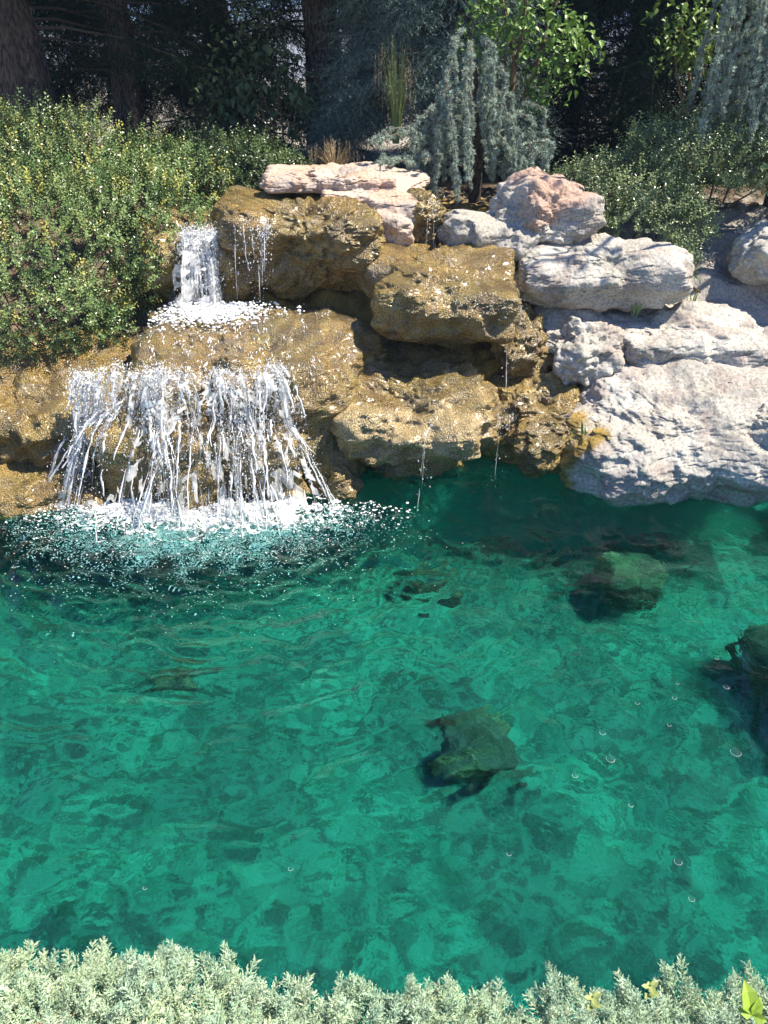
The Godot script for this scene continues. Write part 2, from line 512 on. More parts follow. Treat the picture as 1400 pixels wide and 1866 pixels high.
	rock("edge_rock", "grey rock at the right picture edge beside the great grey rock", "rock", M.dry, Vector3(2.3, .3, -4.2), Vector3(.25, .25, .25), [
		lobe(Vector3(2.32, .24, -4.18), Vector3(.24, .26, .26), 20, 10, 0, .8)], dry, 44, .06, .06, .026)
	rock("bank_boulder", "rounded grey boulder half buried high on the right bank below the shrub", "boulder", M.dry, Vector3(2.75, 1.2, -5.55), Vector3(.25, .18, .25), [
		lobe(Vector3(2.72, 1.13, -5.48), Vector3(.26, .16, .26), 0, 10, 0, .95)], dry, 44, .05, .05, .025)
	# under water, the green haze of the pool painted into their colour
	pool_murk = 0.0
	for b in [[Vector3(0.419, -0.680, -2.488), Vector3(.18, .16, .16), "dark sunken boulder under the clear water nearest the juniper"], [Vector3(1.427, -0.600, -3.689), Vector3(.21, .20, .2), "dark sunken boulder in front of the great grey rock"], [Vector3(-1.041, -0.800, -3.025), Vector3(.12, .1, .12), "small dim sunken rock in the left half of the pool"], [Vector3(0.264, -0.850, -3.822), Vector3(.14, .12, .13), "dim sunken rock in front of the jagged boulder"], [Vector3(1.984, -0.520, -2.744), Vector3(.20, .24, .36), "large dark sunken rock added in place of the shadow at the right side of the pool"]]:  # the last, large one is added to stand for a dark shadow
		var s: Vector3 = b[1]
		rock("sunken_rock", b[2], "rock", M.dry, b[0], s, [lobe(b[0], s, rng.randf_range(-40, 40), 5, 8, .9)], func(p: Vector3, q: Vector3) -> Color: return Color(.025, .085, .055).lerp(Color(.06, .16, .08), stain(q, -0.05, 0.3, 3.0, 2.0)), 36, .04, .035, .015)

# ---------------------------------------------------------------- the pool

func water_height(x: float, z: float) -> float:
	var from := Vector2(x + 0.85, z + 3.85)
	var d := from.length()
	var bend := wave.get_noise_2d(x * 0.8, z * 0.8)
	var bend2 := wave.get_noise_2d(x * 0.5 + 20.0, z * 0.5)
	var near := exp(-d * 0.9)
	var calm := 1.0 - 0.35 * smoothstep(0.2, 1.4, x)
	var around := atan2(from.x, from.y)
	var h := calm * (0.0022 + 0.008 * near) * sin(d * 27.0 + bend * 9.0)
	h += calm * (0.0060 + 0.014 * near) * wave.get_noise_2d(d * 3.2, around * 1.3)
	h += calm * (0.0022 + 0.009 * near) * wave.get_noise_2d(d * 7.0 + 40.0, around * 3.0 + bend2)
	h += 0.0115 * wave.get_noise_2d(x * 1.0 + 5.0, z * 1.4)
	h += (0.0030 * calm + 0.011 * near) * wave.get_noise_2d(x * 3.0, z * 4.0 + 9.0)
	h += 0.020 * near * near * rough.get_noise_2d(x * 1.3, z * 1.3)
	return h


func build_water() -> void:
	var pool := grid(-3.2, 3.2, -5.0, -0.9, 460, 300, func(x: float, z: float) -> Vector3: return Vector3(x, water_height(x, z), z), func(_p: Vector3) -> Color: return Color.WHITE)
	piece("water", pool, M.water, self, "structure")


# ---------------------------------------------------------------- falling water

func pebble(lon: int, lat: int, squash: float, bumps: float, seed_: int) -> ArrayMesh:
	var s := Shape.new()
	for j in lat + 1:
		for k in lon:
			var a := PI * j / lat
			var b := TAU * k / lon
			var d := Vector3(sin(a) * cos(b), cos(a), sin(a) * sin(b))
			d *= 1.0 + bumps * rough.get_noise_3dv(d * 0.35 + Vector3(seed_ * 3.0, 0, 0)) * 2.0
			s.v.append(d * Vector3(1, squash, 1))
	for j in lat:
		for k in lon:
			var p := j * lon + k
			var q := j * lon + (k + 1) % lon
			for t in [p, q, p + lon, q, q + lon, p + lon]:
				s.i.append(t)
	s.smooth()
	return s.mesh()


# Follows a parcel of water that starts at p with velocity v over rocks given by their lobes.
func trickle(p: Vector3, v: Vector3, lobes: Array, margin: float, jitter: float, floor_y: float, steps := 60) -> Array:
	var path := [p]
	var dt := 0.016
	for k in steps:
		v.y -= 9.8 * dt
		v += rand_dir() * jitter
		p += v * dt
		var d := field(p, lobes, 0.05) - 0.05 * lump.get_noise_3dv(p * 2.0)
		if d < margin:
			var e := 0.01
			var g := Vector3(field(p + Vector3(e, 0, 0), lobes, 0.05), field(p + Vector3(0, e, 0), lobes, 0.05), field(p + Vector3(0, 0, e), lobes, 0.05)) - Vector3.ONE * field(p, lobes, 0.05)
			g = g.normalized()
			p += g * (margin - d)
			v -= g * minf(0.0, v.dot(g)) * 1.25
			v *= 0.93
		path.append(p)
		if p.y < floor_y:
			break
	return path


# A strand of water with beads, thins and gaps.
func strand(s: Shape, path: Array, r: float, sides := 5) -> void:
	var from := int(rng.randf() * (path.size() - 4))
	var to := mini(path.size(), from + 4 + int(pow(rng.randf(), 2.0) * 14.0))
	var part := path.slice(from, to)
	if part.size() < 4:
		return
	var first := s.v.size()
	var turn_ := rng.randf() * 9.0
	for k in part.size():
		part[k] += Vector3(rough.get_noise_2d(k * 0.05, turn_ * 11.0), 0, rough.get_noise_2d(k * 0.05, turn_ * 17.0)) * minf(0.03, r * 4.0)
	for k in part.size():
		var d: Vector3 = (part[mini(k + 1, part.size() - 1)] - part[maxi(k - 1, 0)]).normalized()
		var u := d.cross(Vector3(0.2, 0.1, 1)).normalized()
		var w := d.cross(u)
		var f := float(k) / (part.size() - 1)
		var own := r * sin(clampf(f, 0.04, 0.97) * PI) ** 0.5 * (0.35 + 1.5 * absf(rough.get_noise_2d(k * 0.035 + turn_ * 7.0, turn_)) * 2.0)
		var wide := 1.0 + 0.9 * absf(lump.get_noise_2d(k * 0.05, turn_ * 5.0))
		for j in sides:
			var a := TAU * j / sides
			s.v.append(part[k] + u * cos(a) * own * wide + w * sin(a) * own)
	for k in part.size() - 1:
		for j in sides:
			var a := first + k * sides + j
			var b := first + k * sides + (j + 1) % sides
			for t in [a, b, a + sides, b, b + sides, a + sides]:
				s.i.append(t)


func fall(o: Node3D, starts: Callable, lobes: Array, count: int, fine: int, drops: int, floor_y: float, r: float, jitter: float) -> void:
	var thick := Shape.new()
	var thin := Shape.new()
	var places := []
	var tints := []
	var near := lobes.map(func(l): return [l[0] - o.position, l[1], l[2], l[3]])
	for k in count:
		var a: Array = starts.call()
		var path := trickle(a[0] - o.position, a[1], near, 0.012 + rng.randf() * 0.02, jitter, floor_y - o.position.y)
		path = path.slice(mini(rng.randi() % 5, path.size() - 5))
		if rng.randf() < 0.45:
			path = path.slice(0, maxi(6, int(path.size() * rng.randf_range(.35, .8))))
		for j in 2:
			strand(thick, path, r * rng.randf_range(.2, 1.0))
		for j in fine:
			var move := rand_dir() * 0.015
			strand(thin, path.map(func(p): return p + move), r * rng.randf_range(.15, .4), 4)
		for j in int(drops / float(count)):
			var p: Vector3 = path[rng.randi() % path.size()]
			var size := 0.0012 + 0.0030 * pow(rng.randf(), 3.0)
			places.append(Transform3D(Basis.IDENTITY.scaled(Vector3(size, size * rng.randf_range(1.0, 1.9), size)), p + rand_dir() * 0.07 * rng.randf() + Vector3(0, 0, .015)))
			tints.append(Color.WHITE)
	thick.smooth()
	thin.smooth()
	piece("strand", thick.mesh(), M.white_water, o, "stuff")
	piece("thread", thin.mesh(), M.drop, o, "stuff")
	scatter("droplets", pebble(6, 4, 1.0, 0.0, 0), M.white_water, places, tints, o)


func froth(o: Node3D, spots: Array) -> void:
	var places := [[], [], []]
	var tints := [[], [], []]
	for k in spots.size():
		var e: Array = spots[k]
		var size: float = e[1]
		places[k % 3].append(Transform3D(Basis(Vector3.UP, rng.randf() * TAU).scaled(Vector3(size, size * rng.randf_range(.5, 1.0), size * rng.randf_range(.6, 1.0))), e[0] - o.position))
		tints[k % 3].append(Color.WHITE)
	for k in 3:
		scatter("bubbles", pebble(8, 5, .7, .35, k), M.foam, places[k], tints[k], o)


# A torn veil of water: columns of parcels let go along a lip, joined where the water holds together.
func veil(o: Node3D, from: Vector3, to: Vector3, push: Vector3, lobes: Array, columns: int, rows: int, floor_y: float, cover: Vector2, seed_: float, bow := 0.0, fan := 0.0) -> void:
	var near := lobes.map(func(l): return [l[0] - o.position, l[1], l[2], l[3]])
	var s := Shape.new()
	var solid := []
	for i in columns + 1:
		var f := float(i) / columns
		var p := from.lerp(to, f) + Vector3(0, .012 * rough.get_noise_2d(i * .05, seed_), .07 * lump.get_noise_2d(i * .03, seed_) + bow * sin(f * PI))
		var v := push + Vector3(fan * (f - .5) + .25 * lump.get_noise_2d(i * .045, seed_ + 9.0), 0, .35 * lump.get_noise_2d(i * .06, seed_ + 4.0))
		var path := trickle(p - o.position, v, near, 0.014, 0.0, floor_y - o.position.y - .02, 70)
		for k in rows + 1:
			var t := float(k) / rows * (path.size() - 1)
			var a: Vector3 = path[int(t)]
			var q := a.lerp(path[mini(int(t) + 1, path.size() - 1)], t - int(t))
			var x := f * from.distance_to(to)
			var y := 1.0 * k / rows
			q += Vector3(.02 * rough.get_noise_2d(x * 1.6, y * .5 + seed_), 0, .016 + .028 * rough.get_noise_2d(x * 2.4 + seed_, y * .9))
			s.v.append(q)
			var torn := 1.5 * rough.get_noise_3d(x * 2.6 + seed_ * 3.0, y * .55, 1.0) + .8 * rough.get_noise_3d(x * 5.5, y * 2.4, seed_) + .5 * lump.get_noise_2d(x * 2.2, seed_ * 2.0 + y * .3)
			solid.append(torn < lerpf(cover.x, cover.y, smoothstep(.15, .75, y)) - 1.2 * smoothstep(.10 + .12 * lump.get_noise_2d(x * 3.0, seed_), 0.0, y))
	for i in columns:
		for k in rows:
			var a := i * (rows + 1) + k
			var b := a + rows + 1
			if solid[a] and solid[a + 1] and solid[b]:
				for t in [a, a + 1, b]:
					s.i.append(t)
			if solid[b] and solid[a + 1] and solid[b + 1]:
				for t in [b, a + 1, b + 1]:
					s.i.append(t)
	s.smooth()
	piece("veil", s.mesh(), M.veil, o)


# A clear skin of water on the upward faces of a boulder.
func film(o: Node3D, rock_name: String, steep: float) -> void:
	var m: ArrayMesh = skins[rock_name]
	var a := m.surface_get_arrays(0)
	var v: PackedVector3Array = a[Mesh.ARRAY_VERTEX]
	var n: PackedVector3Array = a[Mesh.ARRAY_NORMAL]
	var idx: PackedInt32Array = a[Mesh.ARRAY_INDEX]
	var s := Shape.new()
	for k in v.size():
		s.v.append(v[k] - o.position + n[k] * (.006 + .006 * rough.get_noise_3dv(v[k] * 2.2 + Vector3(3, 0, 0))) + Vector3(0, .004, 0))
	for k in range(0, idx.size(), 3):
		if n[idx[k]].y > steep and n[idx[k + 1]].y > steep and n[idx[k + 2]].y > steep:
			for j in 3:
				s.i.append(idx[k + j])
	s.smooth()
	piece("film", s.mesh(), M.film, o)


func build_falls() -> void:
	rng.seed = 5
	var ledge: Array = kept["fall_ledge"] + kept["fall_rock"]
	var o := thing("waterfall", Vector3(-1.0, 0, -3.95), "lower waterfall breaking white over the broad ledge into the pool", "waterfall")
	fall(o, func() -> Array:
			var x := -1.55 + .95 * rng.randf()
			while patch.get_noise_2d(x * 2.6, 3.0) < rng.randf_range(-.45, .15):
				x = -1.55 + .95 * rng.randf()
			return [Vector3(x, .78, -4.20 + .10 * sin((x + 1.55) / .95 * PI) - rng.randf() * .06), Vector3((x + 1.07) * .5 + rng.randf_range(-.12, .12), .05, rng.randf_range(.1, .5))],
		ledge, 120, 6, 10000, 0.0, .0055, .13)
	veil(o, Vector3(-1.56, .78, -4.18), Vector3(-.52, .77, -4.16), Vector3(0, .05, .35), ledge, 200, 130, 0.0, Vector2(-.05, -.50), 1.0, .10, .45)
	veil(o, Vector3(-1.50, .78, -4.16), Vector3(-.56, .77, -4.14), Vector3(0, .05, .55), ledge, 200, 130, 0.0, Vector2(-.2, -.42), 5.0, .10, .45)
	# the same fall's runnel down its left end
	var side := thing("waterfall", Vector3(-1.7, 0, -4.1), "narrow white runnel down the left end of the lower waterfall", "waterfall")
	fall(side, func() -> Array:
			return [Vector3(rng.randf_range(-1.78, -1.62), .72, -4.26), Vector3(rng.randf_range(-.1, .05), .0, rng.randf_range(.3, .6))],
		ledge + kept["wet_boulder"], 40, 5, 2500, 0.0, .006, .08)
	veil(side, Vector3(-1.80, .70, -4.28), Vector3(-1.60, .72, -4.24), Vector3(-.03, 0, .4), ledge + kept["wet_boulder"], 50, 110, 0.0, Vector2(.1, .0), 8.0)
	# upper fall
	o = thing("waterfall", Vector3(-1.2, .9, -5.2), "upper white waterfall between the shrub and the mossy boulder", "waterfall")
	fall(o, func() -> Array:
			return [Vector3(rng.randf_range(-1.31, -1.06), 1.33, -5.26), Vector3(rng.randf_range(-.12, .12), .0, rng.randf_range(.3, .65))],
		kept["stream_rock"] + kept["upper_boulder"] + kept["fall_ledge"], 70, 6, 4000, .95, .0055, .07)
	veil(o, Vector3(-1.30, 1.33, -5.26), Vector3(-1.07, 1.33, -5.25), Vector3(0, 0, .35), kept["stream_rock"] + kept["upper_boulder"] + kept["fall_ledge"], 70, 70, .95, Vector2(.05, .05), 12.0, .02, .5)
	veil(o, Vector3(-1.30, 1.33, -5.24), Vector3(-1.06, 1.33, -5.23), Vector3(0, 0, .55), kept["stream_rock"] + kept["upper_boulder"] + kept["fall_ledge"], 70, 70, .95, Vector2(-.15, -.05), 14.0, .02, .6)
	o = thing("waterfall", Vector3(-.9, .9, -5.1), "thin curtain of drips over the left end of the mossy boulder", "waterfall")
	fall(o, func() -> Array:
			return [Vector3(rng.randf_range(-.98, -.72), 1.42, -5.10), Vector3(rng.randf_range(-.05, .05), .0, rng.randf_range(.1, .35))],
		kept["upper_boulder"] + kept["fall_ledge"], 9, 3, 500, .95, .0025, .03)
	veil(o, Vector3(-.98, 1.40, -5.10), Vector3(-.74, 1.40, -5.08), Vector3(0, 0, .2), kept["upper_boulder"] + kept["fall_ledge"], 60, 60, .95, Vector2(-.6, -.6), 17.0)
	for w in [["few threads of water dripping from the right side of the middle boulder", .62, .80, 1.02, -4.58, 26, .6, "middle_boulder"], ["small drip of water off the front of the jagged boulder", .18, .30, .44, -4.08, 26, .0, "lower_boulder"], ["trickle in the cleft between the jagged boulder and the great grey rock", .68, .78, .46, -4.3, 40, .0, "lower_boulder"], ["trickle down the small mossy rock right of the pink slab", .24, .38, 1.5, -5.42, 30, 1.1, "moss_rock"], ["spatter of drips off the right side of the mossy boulder", -.14, .06, 1.2, -5.12, 24, .95, "upper_boulder"]]:
		o = thing("trickle", Vector3(w[1], w[6], w[4]), w[0], "trickle")
		fall(o, func() -> Array: return [Vector3(rng.randf_range(w[1], w[2]), w[3], w[4]), Vector3(rng.randf_range(-.05, .05), .0, rng.randf_range(.0, .25))], kept[w[7]], 3, 2, w[5] * 3, w[6], .0014, .04)
	# froth where it lands
	var spots := []
	for k in 11000:
		var x := -1.08 + rng.randfn() * 0.42
		if x > .2 or x < -2.5:
			continue
		var line := -3.90 + 0.06 * lump.get_noise_2d(x * 3.0, 2.0)
		var z := line - .08 + absf(rng.randfn()) * 0.20
		var thick := exp(-maxf(0.0, z - line) * 5.0)
		if 0.5 + 1.1 * rough.get_noise_2d(x * 0.5, z * 0.9) + 0.5 * lump.get_noise_2d(x * 4.0, z * 6.0) > 0.30 + 0.6 * thick:
			continue
		spots.append([Vector3(x, water_height(x, z) + rng.randf_range(-.004, .010) * (1.0 + 2.5 * exp(-absf(z - line) * 12.0)), z), (0.002 + .007 * pow(rng.randf(), 2.5)) * (0.6 + 0.6 * thick)])
	for k in 350:
		var x := -1.1 + rng.randfn() * .6
		var z := -3.7 + absf(rng.randfn()) * 0.22
		spots.append([Vector3(x, water_height(x, z) + .001, z), rng.randf_range(.0015, .0036)])
	for k in 60000:   # bubbles carried under
		var x := -1.10 + rng.randfn() * 0.42
		var z := -3.98 + absf(rng.randfn()) * 0.34
		if x < .3 and x > -2.6 and lump.get_noise_2d(x * 3.0, z * 4.0) + .6 * rough.get_noise_2d(x, z) > rng.randf_range(-.7, .4) + .5 * smoothstep(-3.7, -3.2, z):
			spots.append([Vector3(x, water_height(x, z) - .008 - .13 * pow(rng.randf(), 1.5), z), rng.randf_range(.0015, .0042)])
	o = thing("foam", Vector3(-1.0, 0, -3.85), "white foam on the pool at the foot of the lower waterfall", "foam")
	froth(o, spots)
	var sheet := Shape.new()
	var keep := []
	for i in 301:
		for k in 111:
			var x := lerpf(-2.35, -.15, i / 300.0)
			var z := lerpf(-4.05, -3.30, k / 110.0)
			var n1 := rough.get_noise_3d(x * .8, z * 1.3, 2.0)
			var n2 := rough.get_noise_3d(x * 2.6, z * 3.6, 5.0)
			sheet.v.append(Vector3(x, water_height(x, z) + .004 + .014 * maxf(0.0, n2 + n1) * exp(-maxf(0.0, z + 3.85) * 4.0), z) - o.position)
			var reach := smoothstep(-3.92, -3.45, z) * 1.5 + smoothstep(.45, 1.0, absf(x + 1.10)) * 1.2
			keep.append(1.3 * n1 + 1.1 * n2 + .45 > reach)
	for i in 300:
		for k in 110:
			var a := i * 111 + k
			for t in [[a, a + 111, a + 1], [a + 1, a + 111, a + 112]]:
				if keep[t[0]] and keep[t[1]] and keep[t[2]]:
					for j in t:
						sheet.i.append(j)
	sheet.smooth()
	piece("froth_sheet", sheet.mesh(), M.froth, o)
	spots = []
	for k in 2600:
		var x := -1.12 + rng.randfn() * 0.17
		var z := -5.0 + rng.randfn() * 0.10
		var y := surface_y(kept["fall_ledge"], x, z)
		spots.append([Vector3(x, y + rng.randf_range(0.0, .03), z), .003 + .010 * pow(rng.randf(), 2.0)])
	o = thing("foam", Vector3(-1.1, .9, -5.0), "white foam on the ledge at the foot of the upper waterfall", "foam")
	froth(o, spots)
	# streaks and glints of the water sheet running over the brown rocks
	var film_ := thing("running_water", Vector3(-.9, .9, -4.7), "thin rippling water streaming across the broad brown ledge", "water")

	for n in ["fall_ledge", "stream_rock"]:
		film(film_, n, .55)
	var la := (skins["fall_ledge"] as ArrayMesh).surface_get_arrays(0)
	var lie := []
	var pale := []
	for k in 9000:
		var v: int = rng.randi() % la[Mesh.ARRAY_VERTEX].size()
		var p: Vector3 = la[Mesh.ARRAY_VERTEX][v]
		var n: Vector3 = la[Mesh.ARRAY_NORMAL][v]
		if n.y < .6 or p.x > -.35 or rough.get_noise_3dv(p * Vector3(2.2, 1, .5)) < .06 + .2 * rng.randf():
			continue
		var flow := Vector3((p.x + 1.1) * .5 + rng.randfn() * .15, 0, 1.0)
		flow = (flow - n * flow.dot(n)).normalized()
		var side_ := flow.cross(n).normalized()
		lie.append(Transform3D(Basis(side_ * rng.randf_range(.0015, .004), n * .0014, flow * rng.randf_range(.006, .022)), p + n * .009 - film_.position))
		pale.append(Color.WHITE)
	scatter("streaks", pebble(6, 4, 1.0, .2, 0), M.froth, lie, pale, film_)
	var drops := thing("water_droplets", Vector3(0, .5, -4.5), "glinting droplets and splashes on the wet brown rocks", "droplets")
	var places := []
	var tints := []
	for name_ in wetted:
		var m: Array = wetted[name_]
		for k in int(m[2]):
			var j: int = rng.randi() % m[0].size()
			if m[1][j].y < 0.35 or patch.get_noise_3dv(m[0][j] * 2.5) < rng.randf_range(-.35, .3):
				continue
			var size := rng.randf_range(.0016, .0040)
			places.append(Transform3D(Basis.IDENTITY.scaled(Vector3(size, size * .6, size)), m[0][j] + rand_dir() * .008 * Vector3(1, .3, 1) - drops.position + Vector3(0, .003, 0)))
			tints.append(Color.WHITE)
	scatter("drops", pebble(8, 5, 1.0, 0.0, 0), M.drop, places, tints, drops)

	var litter := thing("leaf_litter", Vector3(1.9, .6, -4.8), "reddish dry leaf litter caught on top of the great grey rock", "leaf litter")
	var a := (skins["great_grey_rock"] as ArrayMesh).surface_get_arrays(0)
	var flake := Shape.new()
	big_leaf(flake, Vector3(-.5, 0, 0), Vector3(1, 0, 0), Vector3(0, 1, .3), 1.0, .45, Color.WHITE)
	var bits := []
	var hues := []
	for k in 9000:
		var j: int = rng.randi() % a[Mesh.ARRAY_VERTEX].size()
		var p: Vector3 = a[Mesh.ARRAY_VERTEX][j]
		var heap := exp(-pow((p.x - 1.92) / .26, 2.0) - pow((p.z + 4.80) / .06, 2.0))
		if a[Mesh.ARRAY_NORMAL][j].y < .5 or p.z > -4.3 or rng.randf() > heap + .03 + .09 * smoothstep(.15, .4, patch.get_noise_3dv(p * 2.0)):
			continue
		var size := rng.randf_range(.008, .022)
		bits.append(Transform3D(Basis.from_euler(Vector3(rng.randf_range(-.5, .5), rng.randf() * TAU, rng.randf_range(-.5, .5))).scaled(Vector3.ONE * size), p + Vector3(rng.randf_range(-.01, .01), .005, rng.randf_range(-.01, .01)) - litter.position))
		hues.append(Color(.30, .12, .07).lerp(Color(.42, .25, .16), rng.randf()))
	scatter("leaves", flake.mesh(), M.stem_leaf, bits, hues, litter)


func surface_y(lobes: Array, x: float, z: float) -> float:
	var y := 2.0
	for k in 30:
		var d := field(Vector3(x, y, z), lobes, 0.08)
		if d < 0.003:
			break
		y -= d
	return y


func build_bubbles() -> void:
	rng.seed = 8
	for b in [[Vector3(0.841, 0.000, -2.037), .016, "large bubble in the middle of a close row of three right of the sunken boulder"], [Vector3(1.310, 0.000, -2.055), .019, "largest bubble of all, alone near the right picture edge"], [Vector3(0.841, 0.000, -2.160), .011, "bubble at the upper end of the close row of three right of the sunken boulder"], [Vector3(0.689, 0.000, -1.949), .010, "bubble at the lower end of the close row of three right of the sunken boulder"], [Vector3(0.947, 0.000, -1.603), .012, "white bubble between the two rightmost columns, upper of the lowest pair"], [Vector3(0.947, 0.000, -1.476), .009, "white bubble nearest the juniper on the right, lower of the lowest pair"], [Vector3(1.416, 0.000, -2.414), .011, "bubble over the edge of the large dark sunken rock, lower of the two closest ones"], [Vector3(0.856, 0.000, -1.822), .008, "bubble on open green water midway between the row of three and the lowest pair"], [Vector3(1.018, 0.000, -2.315), .008, "small bubble left of the two that float one above the other"], [Vector3(1.178, 0.000, -2.346), .009, "upper of two small bubbles one above the other left of the large dark rock"], [Vector3(1.112, 0.000, -2.203), .007, "lower of two small bubbles one above the other left of the large dark rock"], [Vector3(0.406, 0.000, -1.629), .007, "small bubble on open water below the nearest sunken boulder"], [Vector3(1.449, 0.000, -2.604), .007, "topmost small bubble, beside the top of the large dark sunken rock"], [Vector3(-0.298, 0.000, -1.579), .008, "white bubble in the lower middle of the pool, left of the picture centre"], [Vector3(1.223, 0.000, -2.440), .006, "tiny bubble just above another over the large dark sunken rock"], [Vector3(-0.743, 0.000, -1.507), .006, "small bubble farthest left, above the juniper"]]:
		var at: Vector3 = b[0]
		var r: float = b[1]
		at.y = water_height(at.x, at.z)
		var o := thing("bubble", at, b[2], "bubble", "bubbles drifting on the pool")
		var s := Shape.new()
		for j in 6:
			for k in 14:
				var a := PI * 0.5 * j / 5.0
				s.v.append(Vector3(cos(TAU * k / 14) * sin(a), cos(a) * .75, sin(TAU * k / 14) * sin(a)) * r)
		for j in 5:
			for k in 14:
				var p := j * 14 + k
				var q := j * 14 + (k + 1) % 14
				for t in [p, q, p + 14, q, q + 14, p + 14]:
					s.i.append(t)
		s.smooth()
		piece("dome", s.mesh(), M.film, o)
		var ring := []
		for k in 10:
			ring.append(Vector3(cos(TAU * k / 14) * r * 1.02, 0.001, sin(TAU * k / 14) * r * 1.02))
		piece("rim", tube_mesh(ring, .0004, .0004, Color.WHITE, 5), M.white_water, o)

# ---------------------------------------------------------------- foliage building blocks

func blade(s: Shape, root: Vector3, along: Vector3, up: Vector3, length: float, width: float, col: Color, fold := 0.25) -> void:
	var side := along.cross(up).normalized() * width * 0.5
	var lift := up.normalized() * width * fold
	var mid := root + along * length * 0.45 + lift
	var tip := root + along * length - lift * 0.6
	s.tri(root, mid - side, tip, col)
	s.tri(root, tip, mid + side, col * 0.94)


func big_leaf(s: Shape, root: Vector3, along: Vector3, up: Vector3, length: float, width: float, col: Color) -> void:
	var side := along.cross(up).normalized() * width * 0.5
	var u := up.normalized() * width
	var a := root + along * length * 0.3
	var b := root + along * length * 0.68 - u * 0.08
	var tip := root + along * length - u * 0.3
	var al := a - side + u * 0.2
	var bl := b - side * 0.72 + u * 0.12
	var ar := a + side + u * 0.2
	var br := b + side * 0.72 + u * 0.12
	for t in [[root, al, a], [a, al, bl], [a, bl, b], [b, bl, tip]]:
		s.tri(t[0], t[1], t[2], col)
	for t in [[root, a, ar], [a, br, ar], [a, b, br], [b, tip, br]]:
		s.tri(t[0], t[1], t[2], col * 0.92)


func spike(s: Shape, a: Vector3, b: Vector3, r: float, col: Color) -> void:
	var d := (b - a).normalized()
	var u := d.cross(Vector3(0.3, 1.0, 0.2)).normalized() * r
	var w := d.cross(u)
	var p := [a + u, a - u * 0.5 + w * 0.87, a - u * 0.5 - w * 0.87]
	for k in 3:
		s.tri(p[k], p[(k + 1) % 3], b, col)


# A round bar through points, its radius running from r0 to r1.
func tube(s: Shape, path: Array, r0: float, r1: float, col: Color, sides := 6, wobble := 0.0) -> void:
	var first := s.v.size()
	var ring: Vector3 = Vector3.RIGHT
	for k in path.size():
		var d: Vector3 = (path[mini(k + 1, path.size() - 1)] - path[maxi(k - 1, 0)]).normalized()
		ring = (ring - d * ring.dot(d)).normalized() if absf(ring.dot(d)) < 0.95 else d.cross(Vector3.UP).normalized()
		var w := d.cross(ring)
		var r := lerpf(r0, r1, float(k) / (path.size() - 1))
		for j in sides:
			var a := TAU * j / sides
			var q: Vector3 = ring * cos(a) + w * sin(a)
			var p: Vector3 = path[k] + q * r
			if wobble > 0.0:
				p += q * r * wobble * (rough.get_noise_3dv(p * Vector3(2.0, 0.5, 2.0)) + 0.5 * lump.get_noise_3dv(p * 2.0))
			s.v.append(p)
			s.c.append(col)
	for k in path.size() - 1:
		for j in sides:
			var a := first + k * sides + j
			var b := first + k * sides + (j + 1) % sides
			for t in [a, a + sides, b, b, a + sides, b + sides]:
				s.i.append(t)


func tube_mesh(path: Array, r0: float, r1: float, col: Color, sides := 6, wobble := 0.0) -> ArrayMesh:
	var s := Shape.new()
	tube(s, path, r0, r1, col, sides, wobble)
	s.smooth()
	return s.mesh()


func facing(at: Vector3, along: Vector3, roll: float, size: float) -> Transform3D:
	var z := along.normalized()
	var x := z.cross(Vector3.UP if absf(z.y) < 0.97 else Vector3.RIGHT).normalized()
	var b := Basis(x, z, x.cross(z)).rotated(z, roll)
	return Transform3D(b.scaled(Vector3(size, size, size)), at)


func rand_dir() -> Vector3:
	return Vector3(rng.randfn(), rng.randfn(), rng.randfn()).normalized()


# Small-leaved twig growing along +y, 11 cm long.
func small_leaf_twig(leaves: int, col_a: Color, col_b: Color) -> ArrayMesh:
	var s := Shape.new()
	var path := [Vector3.ZERO, Vector3(0.006, 0.055, 0.0), Vector3(0.0, 0.11, 0.008)]
	for k in 2:
		spike(s, path[k], path[k + 1], 0.0012, Color(.16, .10, .06))
	for k in leaves:
		var t := (k + 0.5) / leaves
		var p := Vector3(0.004, 0.115 * t, 0.003)
		var a := k * 2.4 + rng.randf() * 0.7
		var d := Vector3(cos(a), rng.randf_range(0.2, 0.9), sin(a)).normalized()
		var up := Vector3(-d.x * d.y, 1.0, -d.z * d.y) + rand_dir() * 0.35
		blade(s, p + d * 0.003, d, up, rng.randf_range(.015, .022), rng.randf_range(.0095, .013), col_a.lerp(col_b, rng.randf()))
	return s.mesh()


# Tuft of needles round the origin, for the cedars.
func needle_tuft(count: int, length: float, col: Color) -> ArrayMesh:
	var s := Shape.new()
	for k in count:
		var d := rand_dir()
		d.y = d.y * 0.8 + 0.15
		var side := d.cross(rand_dir()).normalized() * 0.0021
		var c := col * rng.randf_range(0.75, 1.2)
		s.tri(side, -side, d.normalized() * length * rng.randf_range(0.75, 1.15), c)
	return s.mesh()


